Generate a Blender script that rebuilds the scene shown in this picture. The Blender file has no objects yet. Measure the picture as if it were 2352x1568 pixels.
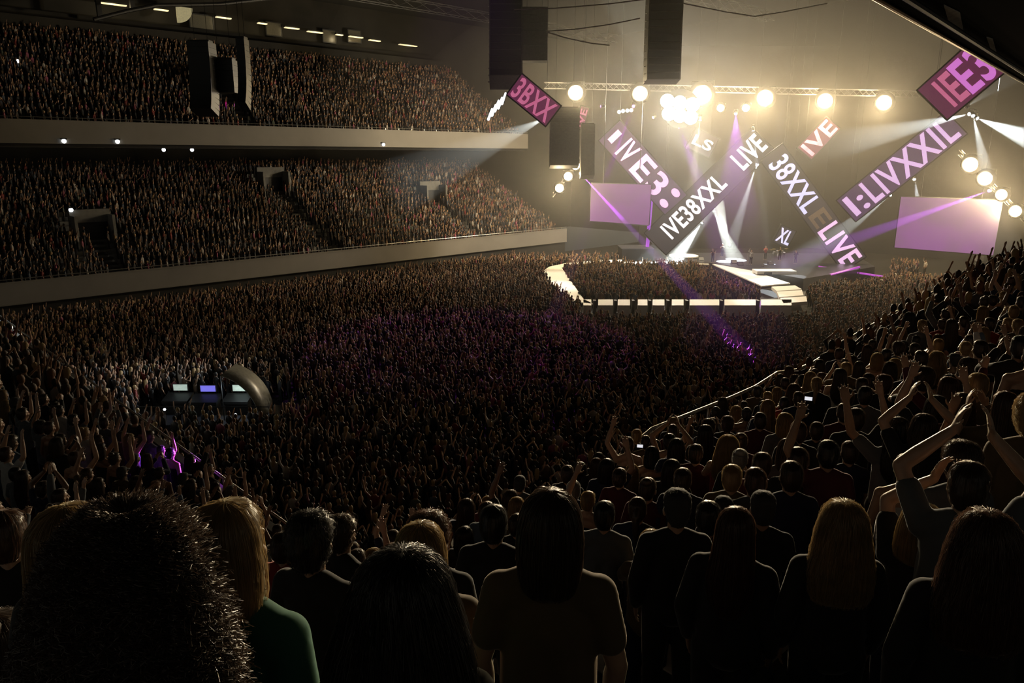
import bpy, bmesh, math, random
import numpy as np
from mathutils import Vector, Matrix
from math import sin, cos, tan, atan2, radians as R, pi

# ------------------------------------------------------------------ camera, world, exposure, light
S = bpy.context.scene
COL = S.collection
rng = random.Random(7)
nr = np.random.default_rng(11)
CAM_Z, PITCH, LENS = 14.0, R(14), 26.0
FPX = LENS / 36 * 2352
cam = bpy.data.objects.new('camera', bpy.data.cameras.new('camera'))
cam.data.lens, cam.data.sensor_width = LENS, 36
cam.data.clip_start, cam.data.clip_end = .05, 500
cam.location = (0, 0, CAM_Z)
cam.rotation_euler = (pi / 2 - PITCH, 0, 0)
COL.objects.link(cam)
S.camera = cam

w = bpy.data.worlds.new('world'); S.world = w; w.use_nodes = True
w.node_tree.nodes['Background'].inputs[0].default_value = (.8, .75, .6, 1)
w.node_tree.nodes['Background'].inputs[1].default_value = .08
S.view_settings.view_transform = 'Standard'
S.view_settings.look = 'None'
S.view_settings.exposure = 0
S.view_settings.gamma = 1
S.view_settings.use_curve_mapping = False
S.cycles.max_bounces = 4
S.cycles.diffuse_bounces = 1
S.cycles.glossy_bounces = 1
S.cycles.transmission_bounces = 2
S.cycles.volume_bounces = 0
S.cycles.transparent_max_bounces = 4
S.cycles.sample_clamp_direct = 40
S.cycles.sample_clamp_indirect = 2
S.cycles.use_denoising = True

WARM, COLD, PURPLE = (1, .76, .42), (.86, .95, .97), (.52, .08, 1)
K_LAMP, K_SPOT, K_PURPLE = 6200, 700000, 800000
K_THROW = 34000
HAZE_CORE, HAZE_THIN = .0029, .0010

# arena axes: AU runs along the hall towards the stage, AV across it to the far side
AZ = R(46.2)
AU, AV = Vector((sin(AZ), cos(AZ), 0)), Vector((-cos(AZ), sin(AZ), 0))
def P(u, v, z=0): return AU * u + AV * v + Vector((0, 0, z))
def UV(p): return p.dot(AU), p.dot(AV)
def ray(px, py):
    x, yu = px - 1176, 784 - py
    return Vector((x, FPX * cos(PITCH) + yu * sin(PITCH), yu * cos(PITCH) - FPX * sin(PITCH))) / FPX
C0 = Vector((0, 0, CAM_Z))
def at_z(px, py, z): d = ray(px, py); return C0 + d * ((z - CAM_Z) / d.z)
def at_y(px, py, Y): d = ray(px, py); return C0 + d * (Y / d.y)
def at_v(px, py, v): d = ray(px, py); return C0 + d * (v / d.dot(AV))

# ------------------------------------------------------------------ materials
def mat(name, col, rough=.6, metal=0, vary=.15, scale=6, emit=None, strength=0, spec=.5, sheen=0, bump=0, trans=0):
    m = bpy.data.materials.new(name); m.use_nodes = True
    nt = m.node_tree; b = nt.nodes['Principled BSDF']
    b.inputs['Roughness'].default_value = rough
    b.inputs['Metallic'].default_value = metal
    b.inputs['Specular IOR Level'].default_value = spec
    if sheen:
        b.inputs['Sheen Weight'].default_value = sheen
        b.inputs['Sheen Roughness'].default_value = .3
        b.inputs['Sheen Tint'].default_value = (*[min(1, c * 2.5 + .4) for c in col], 1)
    b.inputs['Base Color'].default_value = (*col, 1)
    if vary or bump:
        tc = nt.nodes.new('ShaderNodeTexCoord'); n = nt.nodes.new('ShaderNodeTexNoise')
        n.inputs['Scale'].default_value = scale; n.inputs['Detail'].default_value = 3
        nt.links.new(tc.outputs['Object'], n.inputs['Vector'])
        if vary:
            r = nt.nodes.new('ShaderNodeValToRGB')
            r.color_ramp.elements[0].position, r.color_ramp.elements[1].position = .3, .7
            r.color_ramp.elements[0].color = (*[c * (1 - vary) for c in col], 1)
            r.color_ramp.elements[1].color = (*[min(1, c * (1 + vary)) for c in col], 1)
            nt.links.new(n.outputs['Fac'], r.inputs[0]); nt.links.new(r.outputs[0], b.inputs['Base Color'])
        if bump:
            bp = nt.nodes.new('ShaderNodeBump'); bp.inputs['Strength'].default_value = bump
            nt.links.new(n.outputs['Fac'], bp.inputs['Height']); nt.links.new(bp.outputs[0], b.inputs['Normal'])
    if emit:
        b.inputs['Emission Color'].default_value = (*emit, 1)
        b.inputs['Emission Strength'].default_value = strength
        m.cycles.emission_sampling = 'NONE'
    if trans:
        o = nt.nodes['Material Output']; t = nt.nodes.new('ShaderNodeBsdfTranslucent'); x = nt.nodes.new('ShaderNodeMixShader')
        t.inputs[0].default_value = (*[min(1, c * 1.6 + .02) for c in col], 1)
        x.inputs[0].default_value = trans
        nt.links.new(b.outputs[0], x.inputs[1]); nt.links.new(t.outputs[0], x.inputs[2]); nt.links.new(x.outputs[0], o.inputs[0])
    return m
M = {
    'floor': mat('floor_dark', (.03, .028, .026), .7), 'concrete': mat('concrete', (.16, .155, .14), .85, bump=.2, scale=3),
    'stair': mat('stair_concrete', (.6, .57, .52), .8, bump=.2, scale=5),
    'fascia': mat('fascia_paint', (.18, .165, .14), .6, vary=.06, scale=.6), 'fascia_low': mat('fascia_grey', (.19, .175, .155), .6, vary=.06, scale=.6),
    'dark': mat('dark_steel', (.018, .018, .018), .5, .3), 'black': mat('black_plastic', (.012, .012, .012), .45),
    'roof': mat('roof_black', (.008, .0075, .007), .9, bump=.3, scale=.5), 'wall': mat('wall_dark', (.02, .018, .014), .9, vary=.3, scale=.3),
    'rail': mat('rail_steel', (.55, .53, .48), .3, .9), 'steel': mat('truss_alu', (.22, .22, .22), .4, .8),
    'speaker': mat('speaker_grille', (.08, .078, .07), .55), 'deck': mat('stage_deck', (.05, .05, .06), .3),
    'deck_white': mat('runway_white', (.82, .80, .76), .5, vary=.05), 'drape': mat('black_drape', (.012, .012, .013), .95),
    'lens': mat('lamp_lens_warm', (.9, .85, .7), .3, vary=0, emit=(1, .86, .58), strength=16),
    'lens_white': mat('lamp_lens_white', (.9, .9, .9), .3, vary=0, emit=(.9, .97, 1), strength=10),
    'lens_purple': mat('lamp_lens_purple', (.6, .3, .8), .3, vary=0, emit=(.6, .15, 1), strength=6),
    'strip': mat('strip_light', (.9, .8, .5), .4, vary=0, emit=(1, .84, .5), strength=.85),
    'pin': mat('pin_light', (.9, .9, .9), .4, vary=0, emit=(.9, .95, 1), strength=3),
    'phone': mat('phone_screen', (.5, .5, .5), .4, vary=0, emit=(.9, .92, 1), strength=.8),
    'booth': mat('booth_glass', (.06, .05, .03), .3, vary=.2, emit=(.55, .48, .27), strength=.03),
    'led_dark': mat('led_panel_dark', (.03, .025, .035), .4, vary=.1, emit=(.42, .36, .42), strength=.07),
    'led_violet': mat('led_panel_violet', (.05, .03, .07), .4, vary=.1, emit=(.45, .2, .6), strength=.13),
    'led_pink': mat('led_panel_pink', (.08, .02, .05), .4, vary=.1, emit=(.6, .1, .3), strength=.16),
    'txt_white': mat('led_letters_white', (.9, .9, .9), .4, vary=0, emit=(1, .93, 1), strength=1.0),
    'txt_violet': mat('led_letters_violet', (.8, .6, .9), .4, vary=.2, scale=1.2, emit=(.90, .55, 1), strength=.75),
    'txt_blue': mat('led_letters_blue', (.6, .6, .95), .4, vary=.2, scale=1.2, emit=(.60, .62, 1), strength=.9),
    'txt_pink': mat('led_letters_pink', (.9, .4, .6), .4, vary=.3, scale=1.2, emit=(1, .22, .45), strength=.45),
    'txt_magenta': mat('led_letters_magenta', (.8, .3, .8), .4, vary=.3, scale=1.2, emit=(.75, .2, .72), strength=.75),
    'txt_dim': mat('led_letters_dim', (.2, .15, .1), .4, vary=.1, emit=(.3, .22, .2), strength=.12),
}
def screen_mat(name, a, b, strength):
    m = mat(name, (.015, .012, .015), .6, vary=0, emit=(1, 1, 1), strength=strength)
    nt = m.node_tree; tc = nt.nodes.new('ShaderNodeTexCoord'); n = nt.nodes.new('ShaderNodeTexNoise'); r = nt.nodes.new('ShaderNodeValToRGB')
    n.inputs['Scale'].default_value = .35; n.inputs['Detail'].default_value = 1
    r.color_ramp.elements[0].position, r.color_ramp.elements[1].position = .35, .62
    r.color_ramp.elements[0].color, r.color_ramp.elements[1].color = (*a, 1), (*b, 1)
    nt.links.new(tc.outputs['Object'], n.inputs['Vector']); nt.links.new(n.outputs['Fac'], r.inputs[0])
    nt.links.new(r.outputs[0], nt.nodes['Principled BSDF'].inputs['Emission Color'])
    return m
M['screen'] = screen_mat('video_screen', (.42, .17, .40), (.50, .15, .52), .47)

# ------------------------------------------------------------------ mesh helpers
class MB:
    def __init__(s): s.v, s.f = [], []
    def add(s, vs, fs):
        n = len(s.v); s.v += [tuple(v) for v in vs]; s.f += [tuple(i + n for i in f) for f in fs]; return s
    def box(s, c, ax, ay, az):
        c, ax, ay, az = map(Vector, (c, ax, ay, az))
        vs = [c + ax * i + ay * j + az * k for k in (-1, 1) for j in (-1, 1) for i in (-1, 1)]
        return s.add(vs, [(0, 2, 3, 1), (4, 5, 7, 6), (0, 1, 5, 4), (2, 6, 7, 3), (0, 4, 6, 2), (1, 3, 7, 5)])
    def bx(s, x0, x1, y0, y1, z0, z1):
        return s.box(((x0 + x1) / 2, (y0 + y1) / 2, (z0 + z1) / 2), ((x1 - x0) / 2, 0, 0), (0, (y1 - y0) / 2, 0), (0, 0, (z1 - z0) / 2))
    def uvbox(s, u0, u1, v0, v1, z0, z1):
        return s.box(P((u0 + u1) / 2, (v0 + v1) / 2, (z0 + z1) / 2), AU * (u1 - u0) / 2, AV * (v1 - v0) / 2, (0, 0, (z1 - z0) / 2))
    def tube(s, pts, r, n=6):
        pts = [Vector(p) for p in pts]
        rs = r if isinstance(r, (list, tuple)) else [r] * len(pts)
        base = len(s.v); up = Vector((0, 0, 1))
        for i, p in enumerate(pts):
            t = (pts[min(i + 1, len(pts) - 1)] - pts[max(i - 1, 0)]).normalized()
            a = t.cross(up if abs(t.z) < .95 else Vector((1, 0, 0))).normalized(); b = t.cross(a)
            s.v += [tuple(p + (a * cos(k * 2 * pi / n) + b * sin(k * 2 * pi / n)) * rs[i]) for k in range(n)]
        for i in range(len(pts) - 1):
            for k in range(n):
                k2 = (k + 1) % n; q = base + i * n
                s.f.append((q + k, q + k2, q + n + k2, q + n + k))
        s.f.append(tuple(base + k for k in range(n - 1, -1, -1)))
        e = base + (len(pts) - 1) * n; s.f.append(tuple(e + k for k in range(n)))
        return s
    def lathe(s, c, axis, prof, n=16):
        c, axis = Vector(c), Vector(axis).normalized()
        a = axis.cross(Vector((0, 0, 1)) if abs(axis.z) < .9 else Vector((1, 0, 0))).normalized(); b = axis.cross(a)
        base = len(s.v)
        for h, r in prof:
            s.v += [tuple(c + axis * h + (a * cos(k * 2 * pi / n) + b * sin(k * 2 * pi / n)) * max(r, 1e-4)) for k in range(n)]
        for i in range(len(prof) - 1):
            for k in range(n):
                k2 = (k + 1) % n; q = base + i * n
                s.f.append((q + k, q + k2, q + n + k2, q + n + k))
        s.f.append(tuple(base + k for k in range(n - 1, -1, -1)))
        e = base + (len(prof) - 1) * n; s.f.append(tuple(e + k for k in range(n)))
        return s
    def ell(s, c, rx, ry, rz, n=12):
        c = Vector(c); base = len(s.v); m = n // 2
        for i in range(1, m):
            ph = pi * i / m
            s.v += [tuple(c + Vector((rx * sin(ph) * cos(t * 2 * pi / n), ry * sin(ph) * sin(t * 2 * pi / n), rz * cos(ph)))) for t in range(n)]
        top = len(s.v); s.v += [tuple(c + Vector((0, 0, rz))), tuple(c - Vector((0, 0, rz)))]
        for i in range(m - 2):
            for k in range(n):
                k2 = (k + 1) % n; q = base + i * n
                s.f.append((q + k2, q + k, q + n + k, q + n + k2))
        for k in range(n):
            k2 = (k + 1) % n
            s.f.append((top, base + k, base + k2)); q = base + (m - 2) * n; s.f.append((top + 1, q + k2, q + k))
        return s
    def cap(s, p0, p1, r0, r1, n=10):
        p0, p1 = Vector(p0), Vector(p1); t = (p1 - p0); L = t.length or 1e-6; t = t / L
        pts, rs = [], []
        for k in (80, 55, 28): pts.append(p0 - t * r0 * sin(R(k))); rs.append(r0 * cos(R(k)))
        pts += [p0, p1]; rs += [r0, r1]
        for k in (28, 55, 80): pts.append(p1 + t * r1 * sin(R(k))); rs.append(r1 * cos(R(k)))
        return s.tube(pts, rs, n)
    def mesh(s, name):
        m = bpy.data.meshes.new(name); m.from_pydata(s.v, [], s.f); m.update(); return m
    def build(s, name, mt, parent=None, smooth=False, loc=None):
        m = s.mesh(name); m.materials.append(mt)
        if smooth: m.polygons.foreach_set('use_smooth', [True] * len(m.polygons))
        o = bpy.data.objects.new(name, m); COL.objects.link(o)
        if loc is not None: o.location = loc
        if parent: put(o, parent)
        return o
def put(o, parent):
    o.parent = parent
    o.matrix_parent_inverse = Matrix.Identity(4)
def tag(o, label=None, cat=None, group=None, kind=None):
    if label: o['label'] = label
    if cat: o['category'] = cat
    if group: o['group'] = group
    if kind: o['kind'] = kind
    return o
def struct(name, mb, mt, label=None):
    o = mb.build(name, mt); return tag(o, label, None, None, 'structure')
def empty(name, loc=(0, 0, 0), label=None, cat=None, group=None):
    o = bpy.data.objects.new(name, None); o.location = loc; o.empty_display_size = .2; COL.objects.link(o)
    return tag(o, label, cat, group)
def light(name, kind, loc, energy, col, aim=None, angle=None, blend=.3, rad=.2, parent=None):
    L = bpy.data.lights.new(name, kind); L.energy = energy; L.color = col; L.shadow_soft_size = rad
    if kind == 'SPOT': L.spot_size = angle; L.spot_blend = blend
    o = bpy.data.objects.new(name, L); o.location = loc
    if aim is not None: o.rotation_euler = (Vector(aim) - Vector(loc)).to_track_quat('-Z', 'Y').to_euler()
    COL.objects.link(o)
    return o

# ------------------------------------------------------------------ haze filling the stage end of the hall
def haze(name, c, r, dens, label):
    hz = MB(); n = 48
    for i in range(1, 24):
        for k in range(n):
            t, a = pi * i / 24, 2 * pi * k / n
            q = Vector(c) + Vector((r[0] * sin(t) * cos(a), r[1] * sin(t) * sin(a), r[2] * cos(t)))
            hz.v.append((q.x, q.y, min(35.6, max(.05, q.z))))
    hz.f = [(i * n + k, (i + 1) * n + k, (i + 1) * n + (k + 1) % n, i * n + (k + 1) % n) for i in range(22) for k in range(n)] + [tuple(range(n)), tuple(22 * n + k for k in range(n - 1, -1, -1))]
    hm = bpy.data.materials.new(name); hm.use_nodes = True
    nt = hm.node_tree; nt.nodes.remove(nt.nodes['Principled BSDF'])
    vs = nt.nodes.new('ShaderNodeVolumeScatter'); vs.inputs['Color'].default_value = (.95, .93, .88, 1)
    vs.inputs['Density'].default_value = dens; vs.inputs['Anisotropy'].default_value = .62
    nt.links.new(vs.outputs[0], nt.nodes['Material Output'].inputs['Volume'])
    tag(hz.build(name, hm), label, 'haze', kind='stuff')
haze('haze', (34, 92, 17), (56, 60, 32), HAZE_THIN, 'thin haze hanging over the floor towards the stage')
haze('haze', (32, 96, 17), (46, 30, 20), HAZE_CORE, 'denser glowing haze round the lamps and the stage')

# ------------------------------------------------------------------ the hall
V0 = 72.0
def band(u, vz0, vz1):
    pass
struct('floor', MB().uvbox(-12, 118, -6, 76, -.3, 0), M['floor'], 'dark arena floor under the crowd')
struct('ceiling', MB().uvbox(-30, 118, -25, 106, 36, 36.5), M['roof'], 'black arena roof')
struct('wall_left', MB().uvbox(-30, 118, 103.6, 104.2, 0, 36), M['wall'], 'dark wall behind the far upper tier')
struct('wall_far', MB().uvbox(116, 117, -25, 103.4, 0, 36), M['drape'], 'dark end wall behind the stage')
UA, UB = -8.0, 80.0
def terrace(name, v0, z0, n, dv, dz, label):
    mb = MB()
    for k in range(n): mb.uvbox(UA, UB, v0 + k * dv, v0 + (k + 1) * dv, z0 - 1.0 + (k - 1) * dz, z0 + k * dz)
    return struct(name, mb, M['concrete'], label)
LOW = (V0 + .6, 3.0, 23, .86, .405)
UPP = (80.6, 16.4, 19, .84, .53)
terrace('stand_terrace', *LOW, 'dark stepped lower tier of the far stand')
terrace('stand_terrace', *UPP, 'dark stepped upper tier of the far stand')
# wall under the lower tier, and the two long grey parapets
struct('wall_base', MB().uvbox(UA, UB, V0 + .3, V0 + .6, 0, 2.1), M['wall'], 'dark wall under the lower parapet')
def parapet(label, v, z0, z1, mt):
    e = empty('parapet', P(36, v, z0), label); e['kind'] = 'structure'
    o = MB().uvbox(UA, UB, v, v + .28, z0, z1).build('parapet_panel', mt); o.location = -e.location; put(o, e)
    o = MB().uvbox(UA, UB, v - .04, v + .3, z1 - .12, z1 - .02).uvbox(UA, UB, v - .05, v, z0, z0 + .1).build('trim_strip', M['fascia']); o.location = -e.location; put(o, e)
    m = MB()
    m.tube([P(UA, v + .12, z1 + .22), P(UB, v + .12, z1 + .22)], .035)
    for k in range(int((UB - UA) / 2)): m.tube([P(UA + 2 * k + 1, v + .12, z1), P(UA + 2 * k + 1, v + .12, z1 + .22)], .02, 4)
    o = m.build('hand_rail', M['rail']); o.location = -e.location; put(o, e)
parapet('long grey parapet along the front of the lower tier', V0, 2.1, 4.0, M['fascia_low'])
parapet('long grey parapet along the front of the upper tier', 80, 15.2, 17.3, M['fascia'])
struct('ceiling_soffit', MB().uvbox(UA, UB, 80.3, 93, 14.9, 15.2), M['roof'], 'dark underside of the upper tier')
# stairs and gangway mouths on the far stand, their dark inside a black slab
AISLES_LOW = [(20.4, 8), (42.9, 17), (64, 12)]
AISLES_UPP = [(7.4, 14), (38, 9)]
def aisle(tier, u, row, low):
    v0, z0, n, dv, dz = tier
    m = MB()
    for k in range(row): m.uvbox(u - .7, u + .7, v0 + k * dv, v0 + (k + 1) * dv, z0 + k * dz, z0 + k * dz + .05).uvbox(u - .7, u + .7, v0 + (k + .5) * dv, v0 + (k + 1) * dv, z0 + k * dz, z0 + (k + .5) * dz)
    st = m.build('aisle_stairs', M['floor']); tag(st, kind='structure')
    v, z = v0 + row * dv, z0 + row * dz
    e = empty('gangway_mouth', P(u, v, z)); e['kind'] = 'structure'
    for nm, mb, mt in (('opening_shade', MB().uvbox(u - 1.5, u + 1.5, v + .3, v + .5, z - .6, z + 2.1), M['black']),  # black slab painted in for the shade inside the mouth
                       ('side_wall', MB().uvbox(u - 1.75, u - 1.5, v - 1.4, v + .8, z - .6, z + 2.4), M['concrete']),
                       ('side_wall', MB().uvbox(u + 1.5, u + 1.75, v - 1.4, v + .8, z - .6, z + 2.4), M['concrete']),
                       ('head_panel', MB().uvbox(u - 1.75, u + 1.75, v + .1, v + .8, z + 1.7, z + 2.9), M['concrete'])):
        o = mb.build(nm, mt); o.location = -e.location; put(o, e)
for u, r in AISLES_LOW: aisle(LOW, u, r, True)
for u, r in AISLES_UPP: aisle(UPP, u, r, False)

# concourse behind the upper tier: strip lights, glazed booths, ledge and roof members
def rel(o, e):
    o.location = -e.location; put(o, e); return o
strips = [(218, 290, 4), (352, 386, 20), (494, 530, 38), (590, 612, 52), (652, 686, 62), (704, 740, 71), (770, 786, 78.5), (800, 832, 82.5), (846, 872, 91), (915, 956, 101)]
pos_words = ['first', 'second', 'third', 'fourth', 'fifth', 'sixth', 'seventh', 'eighth', 'ninth', 'tenth']
for i, (x0, x1, y) in enumerate(strips):
    a, b = at_v(x0, y, 102), at_v(x1, y + (x1 - x0) * .13, 102)
    ua, ub = UV(a)[0], UV(b)[0]; z = a.z
    e = empty('strip_light', P(ua, 102, z), 'glowing yellow strip light above the upper tier, %s from the left edge' % pos_words[i], 'light', 'strip lights above the upper tier')
    rel(MB().uvbox(ua, ub, 101.7, 102.2, z, z + .16).build('housing', M['dark']), e)
    rel(MB().uvbox(ua + .05, ub - .05, 101.62, 102.1, z - .12, z).build('tube', M['strip']), e)
    L = light('strip_glow', 'POINT', P((ua + ub) / 2, 101.2, z - .5), 60, (1, .8, .45), rad=.3)
struct('wall_upper', MB().uvbox(UA, UB, 96.7, 97.0, 24, 28.6), M['wall'], 'dark wall at the back of the far upper tier')
struct('trim_1', MB().uvbox(UA, UB, 101, 103, 29.2, 29.9), M['wall'], 'dark ledge behind the upper tier')
for i, (x0, x1, y) in enumerate([(612, 645, 63), (436, 488, 45), (742, 770, 80), (800, 828, 80)]):
    a, b = at_v(x0, y, 102.6), at_v(x1, y, 102.6); ua, ub = UV(a)[0], UV(b)[0]
    e = empty('booth_window', P(ua, 102.6, a.z), ['dim lit booth window beside the fourth strip light', 'dim lit booth window left of the third strip light', 'dim lit booth window beside the seventh strip light', 'dim lit booth window under the eighth strip light'][i], 'window', 'booth windows behind the upper tier')
    rel(MB().uvbox(ua, ub, 102.6, 102.9, a.z - .9, a.z + .7).build('glazing', M['booth']), e)
    rel(MB().uvbox(ua - .1, ub + .1, 102.55, 103, a.z - 1.05, a.z - .9).uvbox(ua - .1, ub + .1, 102.55, 103, a.z + .7, a.z + .85).uvbox(ua - .12, ua, 102.55, 103, a.z - 1, a.z + .8).uvbox(ub, ub + .12, 102.55, 103, a.z - 1, a.z + .8).build('frame', M['dark']), e)
# quarter-round pale panel with a glow of its own, hanging near the strip lights
a = at_v(404, 14, 100); mb = MB(); n = 12
pr = [(0, 0)] + [(2.0 * cos(t * pi / 2 / n), -1.9 * sin(t * pi / 2 / n)) for t in range(n + 1)]
fr = [a + AU * x + Vector((0, 0, z)) for x, z in pr]; bk = [p + AV * .12 for p in fr]; k = len(fr)
mb.add(fr + bk, [tuple(range(k))] + [tuple(range(2 * k - 1, k - 1, -1))] + [(i, i + k, (i + 1) % k + k, (i + 1) % k) for i in range(k)])
pn = mb.build('ceiling_panel', mat('glowing_panel', (.5, .46, .3), .7, emit=(.55, .5, .28), strength=.3))
tag(pn, 'pale yellow quarter-round panel hanging by the strip lights', 'panel')
# roof trusses over the far tier and beams of the roof
def truss(name, a, b, s, label, cat='truss', mt=None, n=14, r=.05, sag=0):
    a, b = Vector(a), Vector(b); d = (b - a).normalized(); sx = d.cross(Vector((0, 0, 1))).normalized() * s; sz = Vector((0, 0, s))
    mt = mt or M['steel']
    e = empty(name, (a + b) / 2, label, cat)
    m = MB(); pt = lambda t, i: a.lerp(b, t) + Vector((0, 0, -sag * 4 * t * (1 - t))) + [sx + sz, sx - sz, -sx - sz, -sx + sz][i % 4]
    for i in range(4): m.tube([pt(t / 8, i) for t in range(9)], r, 5)
    rel(m.build('chords', mt), e)
    m = MB()
    for k in range(n):
        for i in range(4): m.tube([pt(k / n, i), pt((k + 1) / n, i + 1)], r * .6, 4)
    rel(m.build('lacing', mt), e)
    return e
p0, p1, p2 = at_v(215, 45, 96), at_v(360, 12, 96), at_v(640, 22, 96)
m = MB().tube([p0, p0.lerp(p1, .5) + Vector((0, 0, .1)), p1, p1.lerp(p2, .5) + Vector((0, 0, .4)), at_v(860, -30, 96)], .22, 8)
tag(m.build('roof_rib', M['dark']), 'dark curved roof rib crossing above the upper tier', 'roof rib')
for i, (x, y0, y1) in enumerate([(222, -20, 48), (300, -20, 18)]):
    a, b = at_v(x, y0, 99), at_v(x, y1, 99)
    tag(MB().uvbox(UV(a)[0] - .25, UV(a)[0] + .25, 98.8, 99.2, min(a.z, b.z), max(a.z, b.z)).build('roof_hanger', M['dark']), ['dark vertical hanger at the left end of the curved roof rib', 'dark vertical hanger where the curved roof rib rises'][i], 'hanger')
for i, (v, z) in enumerate([(90, 34.6), (60, 34.6), (30, 34.6)]):
    truss('roof_truss', P(0, v, z), P(112, v, z), .6, 'long dark roof truss %s' % ['above the far upper tier', 'over the middle of the floor', 'over the near half of the floor'][i], mt=M['steel'], n=40)
# cable runs sagging below the roof
for i, (A, B, Y, lab) in enumerate([((1180, 22), (1500, -4), 60, 'thin pale cable rising to the left of the centre speaker column'), ((1570, 8), (1900, 8), 60, 'thin pale cable sagging to the right of the centre speaker column'), ((1255, 72), (1470, 42), 62, 'lower thin cable between the two speaker columns'), ((1255, 73), (1400, 104), 62, 'short thin cable dropping right of the left speaker column')]):
    a, b = at_y(*A, Y), at_y(*B, Y); mid = (a + b) / 2 - Vector((0, 0, .9 if i == 1 else .15))
    m = MB().tube([a, a.lerp(mid, .6) - Vector((0, 0, .05)), mid, mid.lerp(b, .4) - Vector((0, 0, .05)), b], .045, 5)
    tag(m.build('cable', M['rail']), lab, 'cable')

# overhang of the balcony above the camera, top right
a, b = at_y(2000, -12, 15.2), at_y(2352, 189, 32); d = (b - a); a2, b2 = a - d * .6, b + d * .8
side = Vector((d.y, -d.x, 0)).normalized()
m = MB().add([a2, b2, b2 + side * 14 + Vector((0, 0, 3.2)), a2 + side * 14 + Vector((0, 0, 3.2))] + [p + Vector((0, 0, .5)) for p in (a2, b2, b2 + side * 14 + Vector((0, 0, 3.2)), a2 + side * 14 + Vector((0, 0, 3.2)))], [(3, 2, 1, 0), (4, 5, 6, 7), (0, 1, 5, 4), (1, 2, 6, 5), (2, 3, 7, 6), (3, 0, 4, 7)])
ov = empty('balcony_overhang', a, 'black balcony overhang cutting across the top right corner', 'balcony')
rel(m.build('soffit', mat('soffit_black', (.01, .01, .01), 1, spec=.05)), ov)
rel(MB().tube([a2 - Vector((0, 0, .02)), b2 - Vector((0, 0, .02))], .05, 8).build('edge_trim', mat('bronze_trim', (.6, .45, .3), .35, .7)), ov)
rel(MB().tube([a2 + side * .45 - Vector((0, 0, .0)), b2 + side * .45], .07, 8).build('pipe', M['dark']), ov)
pale = mat('soffit_patch', (.5, .48, .42), .8)
for q, (pa, pb, pc, pd) in enumerate([((2168, 10), (2205, 28), (2214, 76), (2182, 58)), ((2266, 84), (2280, 88), (2290, 124), (2276, 112))]):
    def on_soffit(px, py):
        nrm = d.cross(side * 14 + Vector((0, 0, 3.2))); dr = ray(px, py); return C0 + dr * ((a2 - C0).dot(nrm) / dr.dot(nrm)) - Vector((0, 0, .02))
    qs = [on_soffit(*p) for p in (pa, pb, pc, pd)]
    rel(MB().add(qs + [p + Vector((0, 0, .04)) for p in qs], [(0, 1, 2, 3), (7, 6, 5, 4), (0, 4, 5, 1), (1, 5, 6, 2), (2, 6, 7, 3), (3, 7, 4, 0)]).build('ceiling_tile', pale), ov)

# ------------------------------------------------------------------ line arrays
def line_array(label, x, ytop, ybot, wpx, Y, n, curve, depth=.8, horns=False, face=None):
    top, bot = at_y(x, ytop, Y), at_y(x, ybot, Y); W = wpx * Y / FPX; H = top.z - bot.z; h = H / n
    e = empty('line_array', top, label, 'loudspeaker', 'hanging speaker columns')
    yaw = atan2(-top.x, top.y) * 0 + (face or 0)
    Rz = Matrix.Rotation(yaw, 3, 'Z')
    p = Vector((0, 0, 0)); ang = 0
    for k in range(n):
        ang = curve * (k / n) ** 2
        dn = Vector((0, -sin(ang), -cos(ang))); out = Vector((0, -cos(ang), sin(ang)))
        c = p + dn * h / 2
        cab = MB().box(Rz @ c, Rz @ Vector((W / 2, 0, 0)), Rz @ (out * depth / 2), Rz @ (dn * h * .485)).build('cabinet', M['speaker'] if Y > 50 else M['black']); put(cab, e)
        if horns:
            g = MB().box(Rz @ (c + out * (depth / 2 + .02)), Rz @ Vector((W * .46, 0, 0)), Rz @ (out * .02), Rz @ (dn * h * .4)).build('grille', M['black']); put(g, cab)
        if horns and k > 1:
            g = MB().box(Rz @ (c - Vector((W / 2, 0, 0)) + dn * h * .4), Rz @ Vector((.12, 0, 0)), Rz @ (out * .1), Rz @ (dn * .02)).build('bracket', M['rail']); put(g, cab)
        p = p + dn * h
    put(MB().bx(-W * .45, W * .45, -.3, .3, 0, .12).build('fly_bar', M['dark']), e)
    m = MB().tube([(-W * .3, 0, .1), (-W * .3, 0, 35.8 - top.z)], .012, 4).tube([(W * .3, 0, .1), (W * .3, 0, 35.8 - top.z)], .012, 4)
    put(m.build('chain', M['dark']), e)
    return e
line_array('big black curved speaker column hanging left of the pink banner, nearest the upper tier', 1162, -60, 200, 70, 70, 14, R(32), 2.2, True)
line_array('square black speaker column just behind the curved column left of the pink banner', 1228, 20, 142, 54, 74, 7, 0, 1.9)
line_array('straight dark speaker column with bright brackets hanging at the top centre', 1528, -40, 190, 72, 72, 13, R(10), 2.0, True)
line_array('hazy speaker column hanging under the leftmost warm stage lamp', 1297, 248, 384, 64, 82, 12, R(14), 1.8)
line_array('slim hazy curved speaker column hanging left of the violet screen', 1350, 285, 408, 30, 84, 11, R(24), 1.5)
line_array('black curved speaker column hanging in front of the far upper tier', 462, 98, 262, 46, 46, 13, R(24), 1.2)
line_array('short square black speaker column between two curved ones before the upper tier', 516, 138, 214, 44, 47, 6, 0, 1.0)
line_array('slim black curved speaker column above the purple-lit fan', 556, 90, 250, 18, 44, 12, R(34), .8)

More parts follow.
